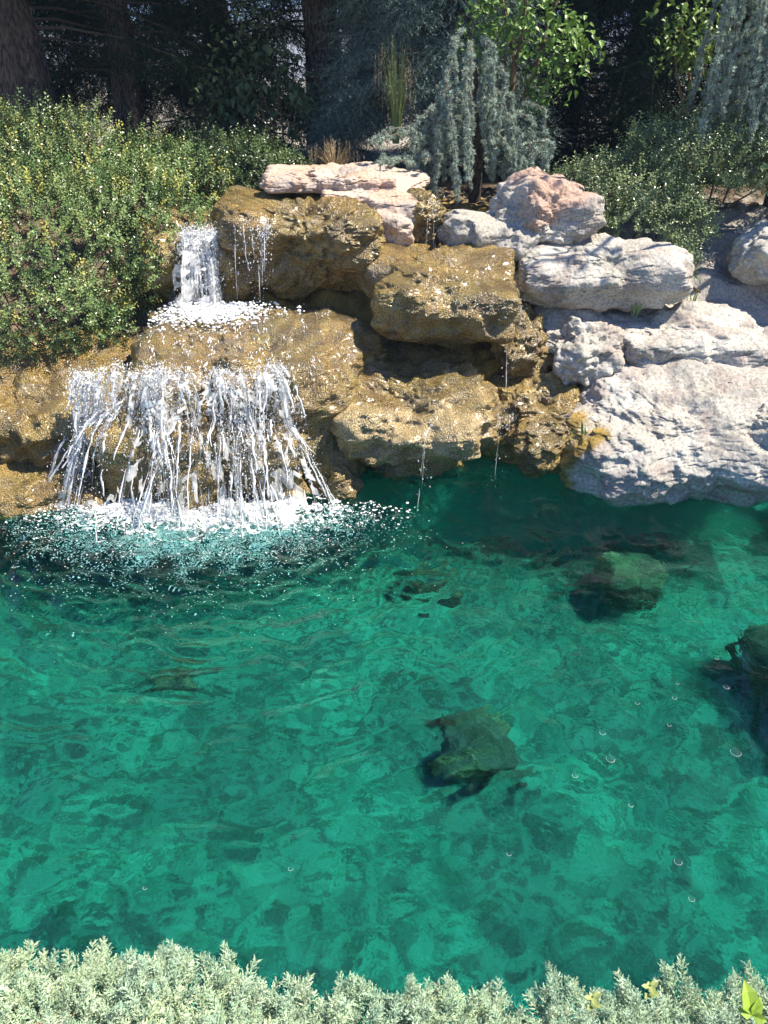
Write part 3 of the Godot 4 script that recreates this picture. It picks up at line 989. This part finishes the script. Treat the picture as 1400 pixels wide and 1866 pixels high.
# Flat conifer spray along +y, 36 cm long, hanging side twigs clothed in needles.
func conifer_spray(col: Color) -> ArrayMesh:
	var s := Shape.new()
	spike(s, Vector3.ZERO, Vector3(0, .34, -.03), 0.003, col)
	var axes := [[Vector3.ZERO, Vector3(0, .36, -.03)]]
	for k in 9:
		var t := 0.12 + k * 0.09
		var side := 1.0 if k % 2 else -1.0
		var p := Vector3(0, .34 * t, -.03 * t)
		axes.append([p, p + Vector3(side * (.17 - t * .11), .10, -.05 - rng.randf() * .07)])
	for a in axes:
		var d: Vector3 = (a[1] - a[0])
		var n := int(d.length() / 0.0075)
		for k in n:
			var p: Vector3 = a[0] + d * (k + 0.5) / n
			var w := (d.normalized() * 0.65 + rand_dir() * 0.8).normalized() * rng.randf_range(.016, .026)
			var sd := w.cross(rand_dir()).normalized() * 0.0024
			s.tri(p + sd, p - sd, p + w, col * rng.randf_range(0.7, 1.25))
	return s.mesh()


# A short fat scale-leaved tip, thickest a third of the way along.
func nub(s: Shape, a: Vector3, b: Vector3, r: float, col: Color) -> void:
	var d := (b - a).normalized()
	var u := d.cross(Vector3(0.3, 1.0, 0.2)).normalized() * r
	var w := d.cross(u)
	var m := a.lerp(b, 0.45)
	var p := [m + u, m - u * 0.5 + w * 0.87, m - u * 0.5 - w * 0.87]
	for k in 3:
		s.tri(p[k], p[(k + 1) % 3], b, col)
		s.tri(p[k], a, p[(k + 1) % 3], col * 0.95)


# Juniper spray along +y, 8 cm long.
func juniper_spray(col: Color) -> ArrayMesh:
	var s := Shape.new()
	spike(s, Vector3.ZERO, Vector3(0, .085, 0), 0.0026, col * 0.8)
	for k in 11:
		var t := 0.08 + k * 0.085
		var p := Vector3(0, .078 * t, 0)
		for side in 2:
			var a := k * 1.9 + side * PI + rng.randf() * 0.6
			var d := Vector3(cos(a) * 0.8, 0.75, sin(a) * 0.8).normalized()
			var l := lerpf(.028, .012, t) * rng.randf_range(0.8, 1.25)
			var c := col * rng.randf_range(0.82, 1.15)
			nub(s, p, p + d * l, 0.0019, c)
			for j in 6:
				var f := 0.2 + j * 0.15
				var d2 := (d * 1.1 + rand_dir() * 0.75).normalized()
				nub(s, p + d * l * f, p + d * l * f + d2 * rng.randf_range(.006, .0105), 0.0015, c * rng.randf_range(0.9, 1.12))
	return s.mesh()


# ---------------------------------------------------------------- shrubs and trees

# Points on the uneven upper skin of a mound made of ellipsoids, with the outward direction.
func mound_points(lobes: Array, count: int, depth: float, lowest: float) -> Array:
	var out := []
	var weights := []
	var total := 0.0
	for l in lobes:
		total += l[1].x * l[1].y + l[1].y * l[1].z + l[1].x * l[1].z
		weights.append(total)
	var tries := 0
	while out.size() < count and tries < count * 12:
		tries += 1
		var pick := rng.randf() * total
		var k := 0
		while weights[k] < pick:
			k += 1
		var d := rand_dir()
		if d.y < lowest:
			continue
		var bump := 1.0 + 0.34 * lump.get_noise_3dv(lobes[k][0] + d * lobes[k][1] * 2.6) + 0.26 * rough.get_noise_3dv((lobes[k][0] + d * lobes[k][1]) * 0.7)
		var in_ := pow(rng.randf(), 2.0) * depth
		var p: Vector3 = lobes[k][0] + d * lobes[k][1] * bump * (1.0 - in_)
		var hidden := false
		for j in lobes.size():
			if j != k and ((p - lobes[j][0]) / lobes[j][1]).length() < 0.75:
				hidden = true
		if hidden:
			continue
		out.append([p, (d / lobes[k][1]).normalized(), in_])
	return out


func small_leaf_shrub(called: String, label: String, at: Vector3, lobes: Array, count: int, dark: Color, light: Color, gold: float, lowest := -0.75, group := "") -> void:
	var o := thing(called, at, label, "shrub", group)
	var places := []
	var tints := []
	for e in mound_points(lobes, count, 0.35, lowest):
		var p: Vector3 = e[0]
		var d: Vector3 = (e[1] * 0.8 + Vector3(0, 0.55, 0.1) + rand_dir() * 0.7).normalized()
		places.append(facing(p - at, d, rng.randf() * TAU, rng.randf_range(0.8, 1.35)))
		var c := dark.lerp(light, clampf(0.5 + 1.3 * patch.get_noise_3dv(p * 1.2) + rng.randf_range(-.3, .3), 0.0, 1.0))
		if patch.get_noise_3dv(p * 2.0 + Vector3(50, 0, 0)) > 0.34 - gold:
			c = c.lerp(Color(.52, .48, .12), 0.7)
		tints.append(c)
	scatter("foliage", small_leaf_twig(15, Color(.8, .85, .8), Color(1.15, 1.15, 1.1)), M.leaf, places, tints, o)
	for k in 26:
		var l: Array = lobes[rng.randi() % lobes.size()]
		var d := rand_dir()
		d.y = absf(d.y) + 0.3
		var foot: Vector3 = l[0] - Vector3(0, l[1].y * 0.8, 0) + Vector3(d.x, 0, d.z) * 0.2
		var end: Vector3 = l[0] + d.normalized() * l[1] * 0.95
		var mid := foot.lerp(end, 0.5) + rand_dir() * 0.08
		piece("stem", tube_mesh([foot - at, mid - at, end - at], .008, .003, Color(.13, .085, .06), 5), M.stem, o)


func conifer(called: String, label: String, foot: Vector3, top: Vector3, radius: float, col: Color, from: float, reach: float, branches: int, sprays: int, bark: Color, open_front := false, droop := 0.35) -> void:
	var o := thing(called, foot, label, "conifer tree")
	var path := []
	for k in 9:
		path.append((top - foot) * (k / 8.0) + Vector3(0.05 * sin(k * 1.7), 0, 0.04 * cos(k * 2.3)) * (1.0 if k > 0 else 0.0))
	var trunk := tube_mesh([path[0] - Vector3(0, .3, 0), path[0] + Vector3(0, .02, 0)] + path.slice(1), radius * 1.15, radius * 0.25, bark, 22, 0.35)
	piece("trunk", trunk, M.bark, o)
	var places := []
	var tints := []
	var twig := Shape.new()
	for k in branches:
		var t := from + (1.0 - from) * pow((k + rng.randf()) / branches, 1.7)
		var p: Vector3 = (top - foot) * t
		var a := k * 2.4 + rng.randf() * 0.9
		var r := reach * lerpf(1.0, 0.25, (t - from) / (1.0 - from)) * rng.randf_range(0.7, 1.15)
		var d := Vector3(cos(a), 0.0, sin(a))
		if open_front and d.z > 0.1 and p.y < 2.0:
			d.z = -d.z
		var pts := []
		for j in 5:
			var f := j / 4.0
			pts.append(p + d * r * f + Vector3(0, 0.12 * r * f - droop * r * f * f, 0))
		tube(twig, pts, .014, .003, bark * 0.6, 5)
		for j in sprays:
			var f := lerpf(0.15, 1.0, sqrt(rng.randf()))
			var q := p + d * r * f + Vector3(0, 0.12 * r * f - droop * r * f * f, 0)
			var along := (d * 0.7 + Vector3(-d.z, 0, d.x) * rng.randf_range(-1.1, 1.1) + Vector3(0, rng.randf_range(-0.75, 0.1), 0)).normalized()
			places.append(facing(q, along, rng.randf_range(-0.5, 0.5), rng.randf_range(0.8, 1.6) * (1.0 if p.y < 2.2 else 1.7)))
			tints.append(Color.WHITE * rng.randf_range(0.7, 1.3))
	twig.smooth()
	piece("branch", twig.mesh(), M.stem, o, "stuff")
	scatter("crown", conifer_spray(col), M.needle, places, tints, o)


# Weeping cedar: ropes of needle tufts that arch out of the head and hang down.
func weeping_cedar(called: String, label: String, foot: Vector3, head: Vector3, ropes: Array, col: Color) -> void:
	var o := thing(called, foot, label, "cedar tree")
	piece("trunk", tube_mesh([Vector3.ZERO, (head - foot) * 0.5 + Vector3(.06, 0, 0), head - foot], .05, .025, Color(.16, .13, .11), 9, 0.2), M.bark, o)
	var wood := Shape.new()
	var places := []
	var tints := []
	for r in ropes:
		var a: Vector3 = r[0]
		var b: Vector3 = r[1]
		var low: float = r[2]
		var pts := []
		for k in 5:
			var f := k / 4.0
			pts.append(a.lerp(b, f) + Vector3(0, sin(f * PI) * 0.06 * a.distance_to(b) * 2.0, 0))
		var n := maxi(3, int((b.y - low) / 0.09))
		var sway := Vector3(rng.randf_range(-.10, .10), 0, rng.randf_range(-.03, .12))
		for k in n:
			var f := (k + 1.0) / n
			pts.append(Vector3(b.x, lerpf(b.y, low, f), b.z) + sway * f + Vector3(rng.randf_range(-.012, .012), 0, rng.randf_range(-.012, .012)))
		var own := []
		for p in pts:
			own.append(p - foot)
		tube(wood, own, .008, .003, Color(.14, .12, .09), 5)
		for k in own.size() - 1:
			var l: float = own[k].distance_to(own[k + 1])
			var m := maxi(1, int(l / 0.026))
			for j in m:
				var node: Vector3 = own[k].lerp(own[k + 1], (j + rng.randf() * .6) / m) + rand_dir() * 0.008
				var big := rng.randf_range(0.65, 1.3)
				for i in 3:
					places.append(facing(node + rand_dir() * 0.011, rand_dir() + Vector3(0, .4, 0), rng.randf() * TAU, big))
					tints.append(Color.WHITE * rng.randf_range(0.72, 1.25))
	wood.smooth()
	piece("hanging_branch", wood.mesh(), M.stem, o, "stuff")
	scatter("crown", needle_tuft(38, .026, col), M.tuft, places, tints, o)


func leafy_tree(called: String, label: String, foot: Vector3, trunks: Array, clumps: Array, leaf: float, col: Color, thick := .028) -> void:
	var o := thing(called, foot, label, "tree")
	for t in trunks:
		var own := []
		for p in t:
			own.append(p - foot)
		piece("trunk" if t == trunks[0] else "limb", tube_mesh(own, thick if t == trunks[0] else thick * 0.6, thick * 0.35, Color(.42, .29, .19), 8, 0.15), M.bark, o)
	var s := Shape.new()
	for c in clumps:
		for k in int(c[2]):
			var p: Vector3 = c[0] - foot + rand_dir() * c[1] * pow(rng.randf(), 0.45)
			var d := (rand_dir() + Vector3(0, -0.35, 0.25)).normalized()
			var up := (Vector3(0, 1, 0.25) + rand_dir() * 0.6)
			big_leaf(s, p, d, up, leaf * rng.randf_range(0.65, 1.2), leaf * rng.randf_range(0.45, 0.7), col * rng.randf_range(0.75, 1.25))
	piece("crown", s.mesh(), M.broadleaf, o, "stuff")


func grass_clump(called: String, label: String, category: String, foot: Vector3, count: int, height: float, spread: float, col_a: Color, col_b: Color, plume := 0.0) -> void:
	var o := thing(called, foot, label, category)
	var s := Shape.new()
	for k in count:
		var a := rng.randf() * TAU
		var out := Vector3(cos(a), 0, sin(a))
		var h := height * rng.randf_range(0.55, 1.0)
		var lean := spread * rng.randf_range(0.1, 1.0)
		var col := col_a.lerp(col_b, rng.randf())
		var side := Vector3(-out.z, 0, out.x) * 0.0035
		var last := out * 0.03 * rng.randf()
		for j in 5:
			var f := (j + 1) / 5.0
			var p := out * (0.03 + lean * f * f) + Vector3(0, h * (f - 0.25 * f * f * lean / spread), 0)
			var w := side * (1.0 - f * 0.75)
			s.tri(last - side * (1.2 - f), last + side * (1.2 - f), p + w, col)
			s.tri(last - side * (1.2 - f), p + w, p - w, col)
			last = p
		if plume > 0.0 and rng.randf() < 0.3:
			for j in 26:
				var p := last + Vector3(0, -plume * rng.randf(), 0)
				spike(s, p, p + (rand_dir() + Vector3(0, 1.2, 0)).normalized() * 0.02, 0.0012, Color(.36, .28, .18))
	piece("leaves", s.mesh(), M.blade, o, "stuff")


func build_plants() -> void:
	rng.seed = 77
	# shrubs
	small_leaf_shrub("cotoneaster_shrub", "big small-leaved green shrub spilling over the left bank beside the waterfall", Vector3(-2.2, .9, -5.6), [
		[Vector3(-2.45, 1.05, -5.45), Vector3(.85, .62, .72)], [Vector3(-1.75, 1.22, -5.62), Vector3(.50, .42, .45)], [Vector3(-2.5, 1.4, -6.2), Vector3(.9, .55, .6)], [Vector3(-1.7, 1.45, -6.25), Vector3(.5, .28, .4)], [Vector3(-2.3, .85, -5.0), Vector3(.6, .25, .35)]],
		7000, Color(.09, .16, .05), Color(.25, .34, .13), 0.08)
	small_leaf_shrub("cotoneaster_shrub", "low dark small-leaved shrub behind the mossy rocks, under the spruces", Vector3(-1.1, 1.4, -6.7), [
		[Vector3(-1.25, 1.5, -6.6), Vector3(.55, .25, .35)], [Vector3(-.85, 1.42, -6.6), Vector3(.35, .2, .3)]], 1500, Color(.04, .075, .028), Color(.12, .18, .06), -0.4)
	small_leaf_shrub("cotoneaster_shrub", "spreading small-leaved shrub on the right bank trailing down over the grey stone", Vector3(2.1, 1.3, -6.0), [
		[Vector3(1.75, 1.40, -6.15), Vector3(.55, .24, .42)], [Vector3(2.4, 1.62, -6.15), Vector3(.65, .30, .45)], [Vector3(1.88, 1.30, -5.72), Vector3(.36, .16, .24)], [Vector3(1.99, 1.06, -5.42), Vector3(.09, .18, .09)], [Vector3(3.0, 1.62, -6.0), Vector3(.4, .28, .4)]],
		3800, Color(.10, .15, .06), Color(.29, .36, .17), -0.4, -0.4)
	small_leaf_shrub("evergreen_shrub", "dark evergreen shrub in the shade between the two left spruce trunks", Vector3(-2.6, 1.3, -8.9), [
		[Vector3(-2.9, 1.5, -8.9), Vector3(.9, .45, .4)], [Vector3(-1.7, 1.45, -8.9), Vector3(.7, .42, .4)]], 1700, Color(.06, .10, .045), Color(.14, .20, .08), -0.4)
	# the tall conifers
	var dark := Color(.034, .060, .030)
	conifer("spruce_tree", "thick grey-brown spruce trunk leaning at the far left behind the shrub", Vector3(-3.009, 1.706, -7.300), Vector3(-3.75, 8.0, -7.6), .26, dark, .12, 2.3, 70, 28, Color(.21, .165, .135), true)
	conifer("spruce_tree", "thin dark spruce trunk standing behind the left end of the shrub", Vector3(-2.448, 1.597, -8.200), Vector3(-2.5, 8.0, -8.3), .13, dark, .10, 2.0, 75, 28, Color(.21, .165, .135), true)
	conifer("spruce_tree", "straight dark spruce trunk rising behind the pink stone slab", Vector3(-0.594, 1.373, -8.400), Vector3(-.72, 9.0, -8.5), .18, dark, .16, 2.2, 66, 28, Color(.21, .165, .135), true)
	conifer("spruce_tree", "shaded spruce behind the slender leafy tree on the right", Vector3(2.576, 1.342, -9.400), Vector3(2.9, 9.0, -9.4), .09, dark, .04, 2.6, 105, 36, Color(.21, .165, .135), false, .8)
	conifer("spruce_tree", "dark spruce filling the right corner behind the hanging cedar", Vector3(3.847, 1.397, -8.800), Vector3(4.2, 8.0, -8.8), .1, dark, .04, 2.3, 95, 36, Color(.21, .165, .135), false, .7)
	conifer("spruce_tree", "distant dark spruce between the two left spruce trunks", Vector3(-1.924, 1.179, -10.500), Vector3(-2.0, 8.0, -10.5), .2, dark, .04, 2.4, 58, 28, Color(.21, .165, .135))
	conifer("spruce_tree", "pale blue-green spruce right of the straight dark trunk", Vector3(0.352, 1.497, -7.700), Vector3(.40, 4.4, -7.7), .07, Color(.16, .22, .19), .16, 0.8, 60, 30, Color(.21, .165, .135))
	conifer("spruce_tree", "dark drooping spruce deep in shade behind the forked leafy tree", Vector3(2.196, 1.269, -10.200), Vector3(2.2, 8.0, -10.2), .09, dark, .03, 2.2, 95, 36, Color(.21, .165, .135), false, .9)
	# weeping blue cedars
	var ropes := []
	var head := Vector3(.62, 2.38, -6.45)
	# shoulders that the ropes hang from: x, y, z, how far they scatter, how many, how low they reach
	for g in [[.62, 2.34, -6.42, .07, 7, 1.7], [.52, 2.18, -6.34, .06, 6, 1.42], [.70, 2.20, -6.36, .07, 7, 1.45], [.42, 2.02, -6.28, .05, 6, 1.36], [.80, 2.05, -6.36, .06, 6, 1.45], [.60, 2.05, -6.26, .08, 6, 1.36], [.33, 1.84, -6.24, .05, 5, 1.34], [.90, 1.86, -6.36, .05, 5, 1.40], [.0, 1.58, -6.2, .12, 8, 1.38], [.18, 1.66, -6.2, .08, 7, 1.36], [1.08, 1.92, -6.5, .06, 6, 1.40], [1.22, 1.72, -6.4, .07, 6, 1.38], [1.0, 1.72, -6.3, .07, 5, 1.36]]:
		for k in int(g[4]):
			var hook := Vector3(g[0] + rng.randfn() * g[3] * 1.35, g[1] + rng.randfn() * .08, g[2] + rng.randfn() * g[3] * 1.3)
			var source := hook + Vector3((.66 - hook.x) * .35, rng.randf_range(-.02, .07), -.10)
			ropes.append([source, hook, g[5] + .4 * pow(rng.randf(), 2.0)])
	weeping_cedar("weeping_cedar", "weeping blue-green cedar hanging in ropes behind the middle rocks", Vector3(.72, 1.3, -6.6), head, ropes, Color(.38, .47, .39))
	ropes = []
	for k in 70:
		var hook := Vector3(rng.randf_range(2.2, 3.3), rng.randf_range(2.2, 3.2), rng.randf_range(-6.3, -5.8))
		ropes.append([hook + Vector3(.15, .08, -.1), hook, minf(hook.y - .25, rng.randf_range(1.6, 2.2) - .25 * clampf(hook.x - 2.3, 0, .8))])
	weeping_cedar("weeping_cedar", "weeping blue-green cedar hanging down the right picture edge", Vector3(3.0, 1.3, -6.4), Vector3(2.9, 3.25, -6.2), ropes, Color(.38, .47, .39))
	# slender leafy trees
	leafy_tree("leafy_tree", "slender leafy tree with forked brown stems right of the middle cedar", Vector3(1.061, 1.434, -7.000), [
		[Vector3(1.051, 1.434, -7.000), Vector3(1.018, 1.966, -7.000), Vector3(1.024, 2.309, -7.000), Vector3(0.896, 2.705, -7.000), Vector3(.95, 3.8, -7.0)],
		[Vector3(1.019, 2.159, -7.000), Vector3(1.061, 2.490, -6.950), Vector3(1.059, 2.698, -6.900), Vector3(1.3, 3.6, -6.9)],
		[Vector3(1.027, 1.847, -7.000), Vector3(1.182, 2.235, -6.950), Vector3(1.260, 2.629, -6.900), Vector3(1.7, 3.4, -6.9)],
		[Vector3(1.013, 1.807, -7.000), Vector3(0.956, 2.083, -7.000), Vector3(0.957, 2.385, -7.050)]], [
		[Vector3(1.415, 2.360, -6.800), .28, 190], [Vector3(1.212, 2.488, -6.900), .3, 160], [Vector3(0.794, 2.488, -6.900), .25, 170], [Vector3(1.018, 2.622, -6.800), .4, 230], [Vector3(1.288, 2.160, -6.900), .22, 80], [Vector3(1.2, 3.3, -6.9), .6, 260], [Vector3(1.235, 2.046, -6.900), .12, 24]], .062, Color(.13, .24, .045))
	leafy_tree("leafy_tree", "young leafy tree with pale twiggy stems before the dark right corner", Vector3(2.500, 1.445, -6.900), [
		[Vector3(2.500, 1.445, -6.900), Vector3(2.430, 1.852, -6.900), Vector3(2.396, 2.160, -6.900), Vector3(2.243, 2.559, -6.900), Vector3(2.4, 3.4, -6.9)],
		[Vector3(2.430, 1.852, -6.900), Vector3(2.285, 2.160, -6.850), Vector3(2.188, 2.414, -6.800)],
		[Vector3(2.416, 1.969, -6.900), Vector3(2.471, 2.271, -6.850), Vector3(2.449, 2.588, -6.800)],
		[Vector3(2.438, 1.813, -6.900), Vector3(2.482, 2.009, -6.850), Vector3(2.582, 2.160, -6.800)]], [
		[Vector3(2.348, 2.484, -6.800), .25, 200], [Vector3(2.219, 2.379, -6.850), .2, 100], [Vector3(2.467, 2.306, -6.800), .2, 100], [Vector3(2.273, 2.656, -6.800), .35, 140], [Vector3(2.6, 3.2, -6.9), .5, 160]], .055, Color(.15, .24, .045), .02)
	leafy_tree("willow_shrub", "dark many-stemmed shrub with narrow leaves left of the straight trunk", Vector3(-0.923, 1.415, -7.600), [
		[Vector3(-0.898, 1.415, -7.600), Vector3(-0.897, 1.817, -7.600), Vector3(-0.937, 2.278, -7.600)], [Vector3(-0.938, 1.415, -7.600), Vector3(-0.973, 1.773, -7.600), Vector3(-1.085, 2.197, -7.600)],
		[Vector3(-0.873, 1.415, -7.600), Vector3(-0.803, 1.773, -7.600), Vector3(-0.726, 2.115, -7.500)], [Vector3(-0.973, 1.415, -7.600), Vector3(-1.018, 1.817, -7.600), Vector3(-1.222, 2.238, -7.600)]], [
		[Vector3(-0.642, 2.037, -7.300), .14, 46], [Vector3(-0.959, 2.155, -7.700), .35, 240], [Vector3(-1.310, 1.986, -7.700), .35, 260], [Vector3(-1.136, 2.320, -7.700), .4, 200], [Vector3(-1.608, 1.847, -7.900), .3, 160], [Vector3(-0.754, 1.773, -7.600), .2, 60]], .075, Color(.085, .13, .05), .014)
	leafy_tree("leafy_tree", "thin bare-limbed tree leaning in from beyond the right picture edge above the grey rocks", Vector3(3.5, 1.2, -5.6), [
		[Vector3(3.5, 1.2, -5.6), Vector3(3.42, 2.6, -5.5), Vector3(3.3, 4.0, -5.4), Vector3(3.15, 5.2, -5.35), Vector3(3.0, 6.2, -5.3)],
		[Vector3(3.42, 2.6, -5.5), Vector3(3.4, 3.4, -5.2), Vector3(3.3, 4.3, -4.95), Vector3(3.05, 4.9, -4.8)],
		[Vector3(3.3, 4.0, -5.4), Vector3(3.45, 4.6, -5.1), Vector3(3.3, 5.2, -4.9)],
		[Vector3(3.35, 3.6, -5.45), Vector3(3.0, 4.3, -5.6), Vector3(2.9, 4.9, -5.7)]], [
		[Vector3(3.1, 5.2, -5.4), .5, 40], [Vector3(3.2, 4.6, -4.9), .4, 24], [Vector3(2.9, 4.8, -5.7), .3, 20]], .07, Color(.13, .22, .045), .04)
	# grasses and small plants
	grass_clump("feather_grass", "tall upright grass with buff plumes behind the pink slab", "grass clump", Vector3(0.095, 1.739, -6.700), 130, .82, .16, Color(.10, .17, .05), Color(.17, .23, .08), .22)
	grass_clump("straw_grass", "short straw-coloured grass tuft behind the pink slab, before the straight trunk", "grass clump", Vector3(-0.382, 1.498, -6.600), 150, .32, .2, Color(.42, .30, .15), Color(.50, .40, .22), .1)
	for b in [[Vector3(1.651, 0.830, -5.061), .17, 7, "green blade-leaved plant sprouting on the grey shelf below the long boulder"], [Vector3(2.037, 0.840, -5.105), .22, 6, "taller green blade-leaved plant sprouting where the right bank meets the grey shelf"], [Vector3(1.163, 0.400, -4.104), .12, 3, "thin grass sprig growing in the brown hollow above the water"]]:
		var o := thing("blade_plant", b[0], b[3], "plant")
		for k in b[2]:
			var s := Shape.new()
			var lean := Vector3(rng.randf_range(-.25, .25), 1.0, rng.randf_range(-.1, .2)).normalized()
			var root := Vector3(rng.randf_range(-.02, .02), -.02, rng.randf_range(-.01, .01))
			blade(s, root, lean, Vector3(0.2, 0.1, 1), b[1] * rng.randf_range(.6, 1.1), .011, Color(.16, .26, .08), .15)
			piece("leaf", s.mesh(), M.blade, o)
	# juniper along the near shore
	var o := thing("juniper_hedge", Vector3(0, .2, -.9), "pale sage-green creeping juniper along the near edge of the pool", "juniper")
	var kinds := [[], [], []]
	var hues := [[], [], []]
	for k in 12500:
		var x := rng.randf_range(-1.75, 1.75)
		var z := rng.randf_range(-1.5, -.55)
		var edge := -1.18 + 0.10 * lump.get_noise_2d(x * 2.4, 0.0) + 0.05 * rough.get_noise_2d(x * 0.9, 4.0) + 0.07 * smoothstep(-.6, .1, x) * smoothstep(1.5, .5, x) - 0.06 * smoothstep(.9, 1.3, x)
		if z < edge:
			continue
		var deep := pow(rng.randf(), 1.6)
		var y := 0.17 + 0.14 * smoothstep(edge, edge + .25, z) + 0.05 * lump.get_noise_2d(x * 3.0, z * 3.0) + 0.025 * rough.get_noise_2d(x, z) - 0.14 * deep
		var d := Vector3(rng.randf_range(-1.1, 1.1), 1.0, rng.randf_range(-1.3, .5) - .5 * smoothstep(edge + .2, edge, z)).normalized()
		var t := k % 3
		kinds[t].append(facing(Vector3(x, y - .04, z) - o.position, d, rng.randf() * TAU, rng.randf_range(0.55, 0.95)))
		hues[t].append(Color(1, 1, 1).lerp(Color(1.08, 1.03, .90), clampf(0.3 + 1.4 * patch.get_noise_2d(x * 2.0, z * 2.0), 0.0, 1.0)) * rng.randf_range(0.8, 1.15))
	for t in 3:
		scatter("foliage", juniper_spray([Color(.39, .53, .37), Color(.44, .56, .39), Color(.35, .50, .36)][t]), M.juniper, kinds[t], hues[t], o)
	for k in 18:
		var p := Vector3(rng.randf_range(-1.5, 1.5), .24, rng.randf_range(-1.02, -.7))
		var q := p + Vector3(rng.randf_range(-.2, .2), rng.randf_range(0, .04), rng.randf_range(-.04, .12))
		piece("twig", tube_mesh([p - o.position, p.lerp(q, .5) + Vector3(0, .02, 0) - o.position, q - o.position], .003, .0015, Color(.30, .22, .15), 5), M.stem, o)
	# weeds growing up through the juniper
	o = thing("leafy_weed", Vector3(0.714, 0.613, -0.820), "bright green broad-leaved weed in the bottom right corner of the juniper", "weed")
	for k in 4:
		var s := Shape.new()
		big_leaf(s, Vector3.ZERO, Vector3([-.1, .4, -.6, .5][k], [.8, .6, .3, .1][k], [-.55, -.3, -.1, .3][k]).normalized(), Vector3(.1, .6, .8), [.062, .04, .03, .03][k], [.040, .024, .02, .02][k], Color(.28, .42, .05))
		piece("leaf", s.mesh(), M.broadleaf, o)
	for w in [[Vector3(0.448, 0.452, -0.920), "small yellow-green rosette weed at the lower right in the juniper"], [Vector3(0.564, 0.495, -0.920), "upright pale weed stalk in the juniper left of the bright broad leaf"]]:
		o = thing("small_weed", w[0], w[1], "weed")
		for k in 7:
			var s := Shape.new()
			var a := k * 2.4
			big_leaf(s, Vector3(0, .006 * k, 0), Vector3(cos(a) * .8, .5, sin(a) * .8).normalized(), Vector3.UP, .024, .014, Color(.30, .36, .12))
			piece("leaf", s.mesh(), M.broadleaf, o)


func _ready() -> void:
	rng.seed = 11
	for f in [[lump, 1, 1.3, 3], [rough, 2, 7.0, 5], [patch, 4, 2.2, 5], [wave, 6, 2.0, 2]]:
		var z: FastNoiseLite = f[0]
		z.seed = f[1]
		z.noise_type = FastNoiseLite.TYPE_SIMPLEX_SMOOTH
		z.frequency = f[2]
		z.fractal_type = FastNoiseLite.FRACTAL_FBM
		z.fractal_octaves = f[3]
	cells.seed = 3
	cells.noise_type = FastNoiseLite.TYPE_CELLULAR
	cells.frequency = 3.6
	cells.cellular_return_type = FastNoiseLite.RETURN_DISTANCE
	cells.fractal_type = FastNoiseLite.FRACTAL_FBM
	cells.fractal_octaves = 2

	var cam := Camera3D.new()
	cam.name = "camera"
	cam.fov = 67.24
	cam.position = Vector3(0, 2.2, 0)
	cam.rotation_degrees = Vector3(-29.5, 0, 0)
	cam.far = 3000.0
	cam.near = 0.05
	add_child(cam)
	cam.current = true

	var e := Environment.new()
	var sky_look := ProceduralSkyMaterial.new()
	sky_look.sky_top_color = Color(.25, .40, .64)
	sky_look.sky_horizon_color = Color(.68, .79, .90)
	sky_look.sky_curve = 0.12
	sky_look.ground_bottom_color = Color(.30, .30, .26)
	sky_look.ground_horizon_color = Color(.55, .62, .68)
	sky_look.sun_angle_max = 12.0
	var sky := Sky.new()
	sky.sky_material = sky_look
	e.background_mode = Environment.BG_SKY
	e.sky = sky
	e.tonemap_mode = Environment.TONE_MAPPER_LINEAR
	e.background_energy_multiplier = 0.85
	e.tonemap_exposure = 2.3
	e.fog_enabled = true
	e.fog_density = 0.0016
	e.fog_light_color = Color(.70, .83, 1.0)
	e.sdfgi_enabled = true
	e.ssao_enabled = true
	e.ssil_enabled = true
	var we := WorldEnvironment.new()
	we.name = "daylight"
	we.environment = e
	add_child(we)

	var sun := DirectionalLight3D.new()
	sun.name = "sun"
	sun.light_energy = 1.6
	sun.light_color = Color(1.0, .955, .88)
	sun.light_angular_distance = 0.5
	sun.shadow_enabled = true
	add_child(sun)
	sun.look_at_from_position(Vector3(0.50, 0.84, 0.05), Vector3.ZERO)

	make_materials()
	build_ground()
	build_rocks()
	build_water()
	build_falls()
	build_bubbles()
	build_plants()
